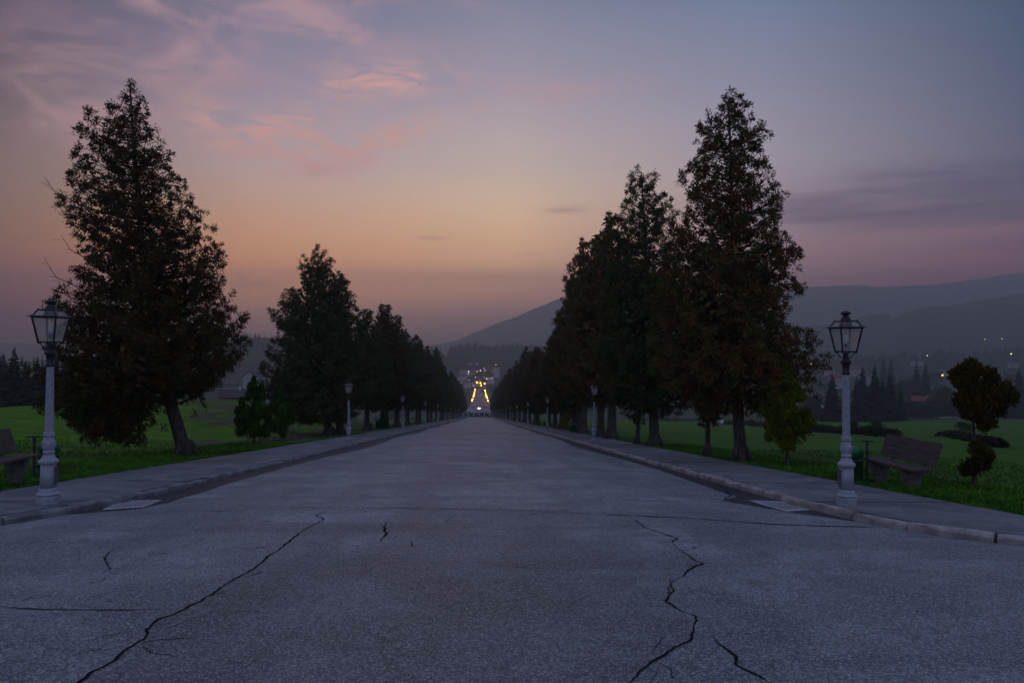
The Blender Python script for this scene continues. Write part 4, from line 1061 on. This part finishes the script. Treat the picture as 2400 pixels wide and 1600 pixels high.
# small lights over the valley
def small_light(px_, py_, d, r, mat, lb):
    p = P(px_, py_, d); gz = float(G(p.x, p.y)); gz = min(gz, p.z-4)
    t = thing('street_light', lb, 'street light', (p.x, p.y, gz), 0, 'scattered lights in the valley'); b = MB(); b.ball((0, 0, p.z-gz), r, r, 8, 6); b.build('lamp_globe', mat, t)
    b = MB(); b.tube([(0, 0, -1), (0, 0, p.z-gz-r*.8)], .12, 5); b.build('pole', M['steel'], t)
for a in [(1141, 887.5, 1450, .85, M['warm_l'], 'warm light high above the right side of the far street'), (1115, 883.5, 1450, .6, M['warm_l'], 'small warm light left above the far street'),
          (1098, 871, 1450, .7, M['white_l'], 'white light on a slender mast left of the church'), (1126, 868, 1450, .55, M['white_l'], 'left one of two white lights above the church'), (1136, 868, 1450, .45, M['white_l'], 'right one of two white lights above the church'),
          (1134, 862, 1450, .45, M['white_l'], 'faint white light on the wooded hill'), (1162, 854, 1400, .45, M['warm_l'], 'faint light on top of the pale tower'),
          (2173, 833, 1000, .5, M['green_l'], 'pale yellow light in the trees right of the lamp'), (2370, 829, 1000, .75, M['green_l'], 'yellow-green light in the trees near the right edge'), (2348, 793.5, 1450, .6, M['green_l'], 'green light high on the slope at right'),
          (2309, 794.5, 1450, .5, M['warm_l'], 'faint reddish light high on the slope at right'), (2209, 879, 640, .62, M['orange_l'], 'bright orange light left of the bronze young conifer'),
          (546, 924, 500, .28, M['white_l'], 'left one of two white lights beyond the left meadow'), (553.5, 924, 500, .28, M['white_l'], 'right one of two white lights beyond the left meadow'),
          (1901, 852, 900, .5, M['warm_l'], 'yellow light showing through the branches of the right conifer')]: small_light(*a)

rt_ = random.Random(8)
for k in range(14):
    small_light(rt_.uniform(1096, 1156), rt_.uniform(866, 906), rt_.uniform(1330, 1500), rt_.uniform(.30, .48), M['warm_l'] if k % 3 else M['white_l'], 'tiny light among the houses above the end of the far street')
# ------------------------------------------------------------------ houses
def house(px_, py_, d, W, D, Hh, Rh, wall, roof, rz, lb, wins=3, lit=False, name='house', cat='house', ground=True):
    p = P(px_, py_, d); z = p.z
    t = thing(name, lb, cat, (p.x, p.y, z), rz); b = MB(); b.box(-W/2, W/2, -D/2, D/2, -6, Hh)
    if Rh > 0: b.add([(-W/2, -D/2, Hh), (-W/2, D/2, Hh), (-W/2, 0, Hh+Rh), (W/2, -D/2, Hh), (W/2, D/2, Hh), (W/2, 0, Hh+Rh)], [(0, 2, 1), (3, 4, 5)])
    b.build('wall', wall, t)
    r = MB(); e = .6; th = .22
    if Rh > 0:
        for s in (-1, 1):
            y0, y1 = s*(D/2+e), 0; z0, z1 = Hh-e*Rh/(D/2)+.02, Hh+Rh+.02
            r.hexa([(-W/2-e, y0, z0), (W/2+e, y0, z0), (W/2+e, y1, z1), (-W/2-e, y1, z1)], [(-W/2-e, y0, z0+th), (W/2+e, y0, z0+th), (W/2+e, y1, z1+th), (-W/2-e, y1, z1+th)])
    else: r.box(-W/2-.3, W/2+.3, -D/2-.3, D/2+.3, Hh+.003, Hh+.4)
    ro = r.build('roof', roof, t)
    if W < 16 and Rh > 0: c = MB(); c.box(W*.2, W*.2+.7, -.9, -.2, Hh+Rh*.4, Hh+Rh+1); c.build('chimney', M['balu'], ro)
    fl = max(1, int(Hh//2.8))
    for f_ in range(fl):
        for k in range(wins):
            x = -W/2+W*(k+.5)/wins; z0 = .9+2.8*f_
            if z0+1.3 > Hh: continue
            w_ = MB(); w_.box(x-.55, x+.55, -D/2-.06, -D/2-.003, z0, z0+1.3); w_.build('window', M['winlit'] if lit else M['win'], t)
    return t
house(1925, 958, 360, 11, 8, 4.2, 2.2, M['timber'], M['roof_dark'], R(-20), 'dark timber house with three pale windows left of the right lamp shaft', 3, True)
house(2162, 956, 440, 12, 9, 5.0, 2.6, M['timber'], M['roof_red'], R(-28), 'house with a red roof below the two pointed spruces', 3)
house(2225, 978, 420, 11, 9, 6.0, 3.0, M['cream'], M['roof_dark'], R(60), 'pale gabled house left of the bronze young conifer', 2)
house(2338, 893, 820, 22, 12, 10, 0, M['cream'], M['roof_dark'], R(-28), 'long pale building right of the bronze young conifer', 6, name='building', cat='building')
house(2030, 893, 800, 16, 10, 6, 3, M['white'], M['roof_red'], R(-30), 'pale house glimpsed right of the right lamp shaft', 3)
house(2000, 872, 1000, 18, 10, 6, 3, M['pink'], M['roof_red'], R(-30), 'pinkish house just right of the dark lamp capital', 3)
house(2148, 850, 1150, 18, 10, 3.2, 3, M['white'], M['roof_dark'], R(-30), 'long pale house in the tree belt above the two pointed spruces', 5)
house(1945, 870, 1000, 14, 9, 5, 3, M['white'], M['roof_red'], R(-30), 'small pale house left of the right lamp capital', 3)
house(1960, 896, 700, 12, 9, 5, 3, M['white'], M['roof_red'], R(-20), 'white house low behind the right lamp shaft', 3)
house(2252, 885, 760, 16, 10, 4, 2.5, M['timber'], M['roof_dark'], R(-30), 'dark low house behind the upper crown of the bronze conifer', 3)
house(2185, 882, 760, 18, 10, 4, 2.5, M['timber'], M['roof_dark'], R(-25), 'dark long house left of the orange light', 4)
house(2220, 872, 900, 20, 10, 4, 2.5, M['cream'], M['roof_dark'], R(-25), 'low grey roofed house behind the orange light', 4)
house(2380, 886, 800, 22, 10, 5, 3, M['timber'], M['roof_dark'], R(-30), 'dark house near the right edge of the photo', 4)
house(2375, 854, 1200, 16, 10, 3.2, 3, M['white'], M['roof_dark'], R(-30), 'white house among the trees near the right edge', 4)
house(597, 912, 420, 11, 9, 8, 3.2, M['white'], M['roof_dark'], R(70), 'white gabled building behind the larger young thuja', 2)
house(540, 918, 520, 11, 8, 4, 2.2, M['white'], M['roof_dark'], R(20), 'small white roofed house left of the larger young thuja', 3)
house(547, 944, 250, 9, 8, 2.5, 2.4, M['timber'], M['roof_dark'], R(20), 'dark gabled barn peeping over the left meadow brow', 2)
# town past the street end
house(1120, 906, 1312, 13, 10, 13, 5, M['town_pink'], M['roof_red'], 0, 'glowing pink gabled building at the end of the far street', 3, name='building', cat='building')
house(1122, 884, 1560, 40, 14, 14, 5, M['town_pink'], M['roof_red'], 0, 'wide pinkish church hall above the glowing building', 6, name='building', cat='building')
house(1134, 910, 1340, 9, 9, 12, 0, M['town_pink'], M['roof_dark'], 0, 'narrow pink block right of the street end', 2, name='building', cat='building')
house(1164, 878, 1500, 13, 10, 16, 0, M['town_pale'], M['roof_dark'], 0, 'pale tower block beside the right conifer row', 3, name='building', cat='building')
house(1120, 917, 1255, 10, 8, 5, 3, M['town_pale'], M['roof_dark'], 0, 'white house on the left of the street end', 2)
house(1083, 890, 1400, 20, 12, 8, 4, M['town_pale'], M['roof_red'], R(15), 'pale house right of the left conifer row', 4)
house(1090, 876, 1500, 22, 12, 8, 4, M['town_pale'], M['roof_dark'], R(10), 'cream house left of the mast light', 4)
house(1104, 880, 1530, 14, 10, 7, 4, M['town_pale'], M['roof_red'], R(-10), 'white house under the mast light', 3)
house(1110, 858, 1620, 30, 12, 8, 4, M['town_pale'], M['roof_dark'], R(8), 'long hazy house below the wooded hill', 5)
house(1148, 872, 1550, 18, 10, 7, 4, M['town_pale'], M['roof_red'], R(-8), 'hazy house left of the pale tower block', 3)
house(1150, 893, 1420, 14, 10, 7, 3, M['town_pale'], M['roof_dark'], R(-8), 'small white house right of the narrow pink block', 3)
house(1095, 902, 1350, 14, 10, 6, 3, M['town_pale'], M['roof_dark'], R(12), 'cream house left of the orange lights', 3)

# ------------------------------------------------------------------ cars
def paint(name, c): return simple(name, c, .3, var=.05)
paints = [paint('paint_white', (.85, .85, .88)), paint('paint_silver', (.55, .57, .62)), paint('paint_red', (.30, .05, .04)), paint('paint_dark', (.03, .032, .04)), paint('paint_blue', (.08, .14, .25))]
def make_car(mat, lights=None):
    t = thing('parked_car', 'x', 'car')
    b = MB(); prof = [(-2.1, .35), (-2.15, .62), (-2.0, .85), (-1.35, .93), (-.75, .98), (1.2, .98), (1.95, .92), (2.1, .7), (2.08, .35)]
    vs = []; n = len(prof)
    for sx_ in (-.86, .86):
        for (yv, zv) in prof: vs.append((sx_, yv, zv))
    fs = [tuple(range(n)), tuple(range(2*n-1, n-1, -1))]+[(i, (i+1) % n, n+(i+1) % n, n+i) for i in range(n)]
    fs = [f if len(f) > 4 else f[::-1] for f in fs]
    b.add(vs, fs); b.hexa([(-.8, -.75, .983), (.8, -.75, .983), (.8, 1.6, .983), (-.8, 1.6, .983)], [(-.62, -.1, 1.42), (.62, -.1, 1.42), (.62, 1.1, 1.42), (-.62, 1.1, 1.42)])
    b.build('body', mat, t, bevel=.05)
    for sgn in (-1, 1):
        w = MB(); ya, yb, yc, yd = (-.72, -.17, .015, 0) if sgn < 0 else (1.56, 1.15, -.015, 0)
        w.add([(-.7, ya-.012*(1 if sgn < 0 else -1), 1.02), (.7, ya-.012*(1 if sgn < 0 else -1), 1.02), (.58, yb-.03*(1 if sgn < 0 else -1), 1.37), (-.58, yb-.03*(1 if sgn < 0 else -1), 1.37)], [(0, 1, 2, 3)])
        w.build('windscreen', M['win'], t)
    for sx_ in (-.8, .8):
        for yv in (-1.35, 1.3):
            w = MB(); w.lathe([(.05, -.1), (.32, -.1), (.34, 0), (.32, .1), (.05, .1)], 14); o = w.build('wheel', M['tyre'], t); o.rotation_euler = (0, math.pi/2, 0); o.location = (sx_, yv, .34)
    for sx_ in (-.6, .6):
        h = MB(); h.ball((0, 0, 0), .12 if not lights else .24, .1 if not lights else .22, 8, 6); o = h.build('headlight', lights or M['bulb'], t); o.location = (sx_, -2.12, .68)
    return t
cars = [make_car(p_) for p_ in paints]; cu = [0]*5
def put_car(ci, px_, py_, d, rz, lb, x=None):
    p = P(px_, py_, d); xx = p.x if x is None else x; z = float(np.interp(p.y, YR, ZR))+.11 if p.y > 522 else road_z(xx, p.y)+.01
    if not cu[ci]: o = cars[ci]; cu[ci] = 1; o.location = (xx, p.y, z); o.rotation_euler = (0, 0, rz); o['label'] = lb; o['group'] = 'cars in the far street'
    else: o = dup(cars[ci], (xx, p.y, z), rz, lb, 'cars in the far street')
for a in [(0, 1114, 936, 740, 0, 'nearest white parked car on the left of the far street', -5.4), (2, 1114, 932, 790, 0, 'reddish parked car behind the nearest white one on the left', -5.4), (1, 1115, 928, 850, 0, 'silver parked car, third on the left of the far street', -5.4), (0, 1115, 925, 910, 0, 'small white parked car, fourth on the left of the far street', -5.4), (3, 1116, 921, 980, 0, 'dark parked car, fifth on the left of the far street', -5.4), (1, 1116, 919, 1060, 0, 'farthest silver parked car on the left of the far street', -5.4),
          (1, 1137, 950, 610, math.pi, 'nearest silver parked car on the right of the far street', 7.0), (4, 1137, 948, 640, math.pi, 'blue parked car second on the right of the far street', 7.0), (2, 1137, 941, 700, math.pi, 'reddish parked car third on the right of the far street', 7.0), (3, 1135, 934, 770, math.pi, 'dark parked car fourth on the right of the far street', 7.0), (0, 1134, 928, 850, math.pi, 'white parked car fifth on the right of the far street', 7.0), (1, 1134, 922, 950, math.pi, 'farthest silver parked car on the right of the far street', 7.0)]: put_car(*a)
o = make_car(paints[3], M['head_l']); o.name = 'car'; y = 680; xx = float(P(1123, 940, 680).x); o.location = (xx, y, float(np.interp(y, YR, ZR))+.11); o['label'] = 'oncoming car with both headlights lit in the middle of the far street'
p = P(1149, 975, 455); o = make_car(paints[3]); o.location = (p.x, p.y, road_z(p.x, p.y)+.01); o.rotation_euler = (0, 0, R(150)); o['label'] = 'black car at the right of the avenue, just before the balustrade'; o.scale = (1.3, 1.3, 1.3)
for px_, lb in ((1111.5, 'dark round sign post left behind the balustrade'), (1135.5, 'dark round sign post right behind the balustrade')):
    p = P(px_, 963, 535); z = float(np.interp(p.y, YR, ZR)); t = thing('road_sign', lb, 'road sign', (p.x, p.y, z)); b = MB(); b.tube([(0, 0, 0), (0, 0, 3.6)], .09, 6); b.build('pole', M['rust'], t)
    b = MB(); b.lathe([(.05, -.04), (.55, -.04), (.55, .04), (.05, .04)], 16); o = b.build('sign_plate', M['rust'], t); o.rotation_euler = (math.pi/2, 0, 0); o.location = (0, -.15, 3.3)

# ------------------------------------------------------------------ grass blades near the pavements
rg = np.random.default_rng(77)
def grass_pts(n, x0, x1, y0, y1, pw=1.0):
    x = x0+(x1-x0)*rg.random(n)**pw; y = y0+(y1-y0)*rg.random(n)**1.5
    return x, y
PX = []; PY = []
for (n, a, b_, c_, d_, pw) in [(22000, 9.05, 12.5, 9.5, 40, 1), (22000, -9.85, -13.5, 11, 40, 1), (14000, 9.05, 20, 12, 34, 1.5), (14000, -9.85, -22, 14, 36, 1.5), (9000, 9.03, 9.5, 10, 60, 1), (9000, -9.83, -10.3, 11, 60, 1)]:
    x, y = grass_pts(n, a, b_, c_, d_, pw); PX.append(x); PY.append(y)
x = np.concatenate(PX); y = np.concatenate(PY); z = G(x, y)
keep = (x < oL(y)+.02) | (x > oR(y)-.02); x, y, z = x[keep], y[keep], z[keep]
clump = .5+.5*np.sin(x*3.1+np.sin(y*2.3))*np.sin(y*2.7+1.0)
hgt = (.04+.06*rg.random(len(x)))*(.6+.9*clump)
d = rg.normal(size=(len(x), 3))*.6+np.array([0, 0, 1.0])
V = leaf_quads(np.stack([x, y, z-.01], 1), d, hgt*1.3, .03+.02*rg.random(len(x)), rg)
m, nt = new_mat('grass_blades'); v = obj_vec(nt); n1 = noise(nt, .6, 5, .6, v); c = mix(nt, ramp(nt, n1, .35, .65), (.044, .13, .010), (.082, .22, .014))
n3 = noise(nt, .25, 3, .6, v); c = mix(nt, mth(nt, 'MULTIPLY', ramp(nt, n3, .5, .7), .6), c, (.07, .06, .025)); finish(nt, c, .8, 0, None, spec=.15)
o = link('grass', quads_mesh('grass', V), m); tag(o, 'short green grass along the pavement edges', 'grass', kind='stuff')

# ------------------------------------------------------------------ haze
HX, HY0, HY1, HZ0, HZ1 = 3950, -180, 5200, -90, 540
HD = .00049
hb = MB(); hb.box(-HX, HX, HY0, HY1, HZ0, HZ1)
m, nt = new_mat('haze_air'); pv = nt.nodes.new('ShaderNodeVolumePrincipled'); pv.inputs['Density'].default_value = HD; pv.inputs['Color'].default_value = (.90, .98, 1.0, 1); pv.inputs['Anisotropy'].default_value = 0.5
o = nt.nodes.new('ShaderNodeOutputMaterial'); nt.links.new(pv.outputs[0], o.inputs['Volume'])
o = hb.build('haze', m); struct(o, 'thin evening haze filling the valley', 'haze', 'stuff')

# ------------------------------------------------------------------ sky
def lin(c): return tuple(((q/255)/12.92 if q/255 <= .04045 else ((q/255+.055)/1.055)**2.4) for q in c)
rows = [-200, 0, 200, 300, 400, 480, 560, 620, 680, 740, 800]
cols = {
 0:    [(76,72,90), (90,81,99), (106,92,102), (116,99,104), (124,104,104), (126,102,99), (126,99,96), (120,92,92), (108,87,92), (96,84,96), (90,84,98)],
 600:  [(96,100,128), (114,112,136), (142,130,147), (154,141,152), (170,146,146), (174,142,130), (178,135,116), (170,124,110), (154,115,110), (122,102,110), (102,92,106)],
 1200: [(92,100,130), (122,124,147), (152,143,157), (170,156,161), (180,162,156), (194,166,146), (190,155,132), (174,139,124), (148,118,116), (114,100,112), (98,91,106)],
 1800: [(80,94,124), (108,120,147), (131,130,151), (142,136,152), (148,138,150), (142,126,138), (136,118,128), (128,108,120), (112,94,110), (98,90,108), (88,86,104)],
 2400: [(56,70,94), (70,84,108), (84,91,115), (92,94,117), (96,94,116), (96,88,108), (100,86,104), (100,82,100), (92,80,98), (84,80,100), (78,78,98)],
}
A_BY = {0: np.array([.098, .09, .13]), 600: np.array([.108, .098, .14]), 1200: np.array([.11, .10, .14]), 1800: np.array([.10, .096, .14]), 2400: np.array([.082, .085, .13])}
w = bpy.data.worlds.new('World'); sc.world = w; w.use_nodes = True; nt = w.node_tree; nt.nodes.clear()
tc = nt.nodes.new('ShaderNodeTexCoord'); sx = nt.nodes.new('ShaderNodeSeparateXYZ'); nt.links.new(tc.outputs['Generated'], sx.inputs[0])
az = mth(nt, 'ARCTAN2', sx.outputs[0], sx.outputs[1]); hyp = mth(nt, 'SQRT', mth(nt, 'ADD', mth(nt, 'MULTIPLY', sx.outputs[0], sx.outputs[0]), mth(nt, 'MULTIPLY', sx.outputs[1], sx.outputs[1])))
el = mth(nt, 'ARCTAN2', sx.outputs[2], hyp); elf = mth(nt, 'DIVIDE', el, math.pi/2)
def dir_ae(px, py): r = ray(px, py); return math.atan2(r.x, r.y), math.atan2(r.z, math.hypot(r.x, r.y))
ramps = []; azs = []
GAIN = 1.0
for cpx, cl_ in cols.items():
    n = nt.nodes.new('ShaderNodeValToRGB'); nt.links.new(elf, n.inputs[0]); cr = n.color_ramp; pts = []
    for py, c_ in zip(rows, cl_):
        r = ray(cpx, py); a_, e_ = dir_ae(cpx, py); dr = r.normalized()
        tt = min((HX/abs(dr.x)) if abs(dr.x) > 1e-6 else 1e9, HY1/max(1e-6, dr.y), (HZ1/dr.z) if dr.z > 0 else 1e9)
        T_ = math.exp(-HD*tt); L = (np.array(lin(c_))-A_BY[cpx]*(1-T_))/T_; L = np.clip(L, .004, 3)
        pts.append((max(0, e_/(math.pi/2)), L))
    pts.append((.62, np.array([.19, .262, .51]))); pts.append((1.0, np.array([.19, .262, .51])))
    pts.sort(key=lambda q: q[0])
    while len(cr.elements) < len(pts): cr.elements.new(.5)
    for e, (p_, c_) in zip(cr.elements, pts): e.position = p_
    for e, (p_, c_) in zip(cr.elements, pts): e.color = (*c_, 1)
    ramps.append(n.outputs[0]); azs.append(dir_ae(cpx, 600)[0])
n = nt.nodes.new('ShaderNodeValToRGB'); nt.links.new(elf, n.inputs[0]); cr = n.color_ramp
for p_, c_ in ((0, (.23, .25, .37)), (1, (.19, .26, .49))):
    e = cr.elements[0 if p_ == 0 else 1]; e.position = p_; e.color = (*c_, 1)
back = n.outputs[0]
cur = back
seq = [(azs[0]-.9, azs[0]-.02, ramps[0])]+[(azs[i], azs[i+1], ramps[i+1]) for i in range(4)]+[(azs[4]+.02, azs[4]+.9, back)]
for a0, a1, out in seq:
    mr = N(nt, 'ShaderNodeMapRange'); mr.inputs[1].default_value = a0; mr.inputs[2].default_value = a1; nt.links.new(az, mr.inputs[0])
    cur = mix(nt, mr.outputs[0], cur, out)
# wispy clouds
cmb = nt.nodes.new('ShaderNodeCombineXYZ'); nt.links.new(az, cmb.inputs[0]); nt.links.new(el, cmb.inputs[1])
def cloudnoise(rot, sc_, scale, detail, dist, off=0):
    mp = N(nt, 'ShaderNodeMapping'); mp.inputs['Rotation'].default_value = (0, 0, rot); mp.inputs['Scale'].default_value = sc_; mp.inputs['Location'].default_value = (off, off, 0)
    nt.links.new(cmb.outputs[0], mp.inputs['Vector']); return noise(nt, scale, detail, .58, mp.outputs[0], dist)
def blob(px, py, rx, ry, rot=0):
    a_, e_ = dir_ae(px, py); rx /= F; ry /= F
    dx = mth(nt, 'SUBTRACT', az, a_); dy = mth(nt, 'SUBTRACT', el, e_); c_, s_ = math.cos(rot), math.sin(rot)
    u = mth(nt, 'ADD', mth(nt, 'MULTIPLY', dx, c_/rx), mth(nt, 'MULTIPLY', dy, s_/rx)); v_ = mth(nt, 'ADD', mth(nt, 'MULTIPLY', dx, -s_/ry), mth(nt, 'MULTIPLY', dy, c_/ry))
    q = mth(nt, 'ADD', mth(nt, 'MULTIPLY', u, u), mth(nt, 'MULTIPLY', v_, v_)); return mth(nt, 'POWER', 2.71828, mth(nt, 'MULTIPLY', q, -1.0))
def msum(*a):
    s = a[0]
    for q in a[1:]: s = mth(nt, 'ADD', s, q)
    return mth(nt, 'MINIMUM', s, 1.0)
soft = cloudnoise(R(20), (1, 2.6, 1), 6.5, 8, .6); fine = cloudnoise(R(14), (1, 3.4, 1), 17, 9, .9, 3)
maskA = msum(blob(370, 110, 200, 110, R(25)), blob(700, 60, 330, 60, R(10)), blob(250, 200, 160, 60), blob(560, 90, 250, 70, R(8)), blob(130, 300, 90, 70), mth(nt, 'MULTIPLY', blob(1250, 220, 230, 30, R(3)), .7))
maskB = msum(blob(520, 305, 80, 40, R(-25)), blob(700, 350, 150, 45, R(-6)), blob(690, 290, 90, 30, R(15)), blob(930, 320, 130, 28, R(18)), blob(900, 190, 150, 34, R(6)), blob(670, 400, 70, 12), blob(790, 380, 70, 14))
fA = mth(nt, 'MULTIPLY', maskA, ramp(nt, soft, .38, .68)); fB = mth(nt, 'MULTIPLY', maskB, ramp(nt, fine, .37, .61))
cur = mix(nt, mth(nt, 'MULTIPLY', fA, .66), cur, tuple(q*1.5 for q in lin((196, 150, 148))))
cur = mix(nt, mth(nt, 'MULTIPLY', fB, .95), cur, tuple(q*1.55 for q in lin((212, 160, 148))))
# right mauve bars
streak = cloudnoise(R(2), (.5, 5, 1), 6, 5, .5, 7)
maskD = msum(blob(2150, 470, 330, 45, R(-3)), blob(2000, 500, 160, 30), blob(2300, 410, 220, 25, R(-4)), mth(nt, 'MULTIPLY', blob(1320, 488, 45, 11), .9))
cur = mix(nt, mth(nt, 'MULTIPLY', mth(nt, 'MULTIPLY', maskD, ramp(nt, streak, .30, .62)), .65), cur, tuple(q*1.1 for q in lin((92, 76, 104))))
maskE = msum(blob(2180, 555, 300, 16), blob(2100, 615, 350, 30, R(-2)), mth(nt, 'MULTIPLY', blob(1010, 558, 40, 4), 1.2), blob(600, 668, 60, 8), mth(nt, 'MULTIPLY', blob(1100, 640, 300, 10), .3))
cur = mix(nt, mth(nt, 'MULTIPLY', mth(nt, 'MULTIPLY', maskE, ramp(nt, streak, .25, .6)), .5), cur, tuple(q*2.0 for q in lin((190, 130, 128))))
sky = nt.nodes.new('ShaderNodeTexSky'); sky.sky_type = 'NISHITA'; sky.sun_disc = False; sky.sun_elevation = R(1.0); sky.sun_rotation = R(-6); sky.dust_density = 3
bg = nt.nodes.new('ShaderNodeBackground'); bg.inputs[1].default_value = .004; nt.links.new(sky.outputs[0], bg.inputs[0])
bg2 = nt.nodes.new('ShaderNodeBackground'); bg2.inputs[1].default_value = 1.0; nt.links.new(cur, bg2.inputs[0])
ad = nt.nodes.new('ShaderNodeAddShader'); nt.links.new(bg.outputs[0], ad.inputs[0]); nt.links.new(bg2.outputs[0], ad.inputs[1])
wo = nt.nodes.new('ShaderNodeOutputWorld'); nt.links.new(ad.outputs[0], wo.inputs[0])
# last glow of the set sun
sd = bpy.data.lights.new('sun', 'SUN'); sd.energy = .06; sd.angle = R(25); sd.color = (1, .62, .4); so = bpy.data.objects.new('sun', sd); COL.objects.link(so)
so.rotation_euler = Vector((math.sin(R(-6)), math.cos(R(-6)), math.tan(R(4)))).to_track_quat('Z', 'Y').to_euler()

# ------------------------------------------------------------------ render settings
sc.view_settings.view_transform = 'Standard'; sc.view_settings.look = 'None'; sc.view_settings.exposure = 0; sc.view_settings.gamma = 1
cy = sc.cycles; cy.max_bounces = 5; cy.diffuse_bounces = 2; cy.glossy_bounces = 2; cy.transmission_bounces = 3; cy.transparent_max_bounces = 12; cy.volume_bounces = 0
cy.sample_clamp_indirect = 4; cy.use_denoising = True; cy.caustics_reflective = False; cy.caustics_refractive = False
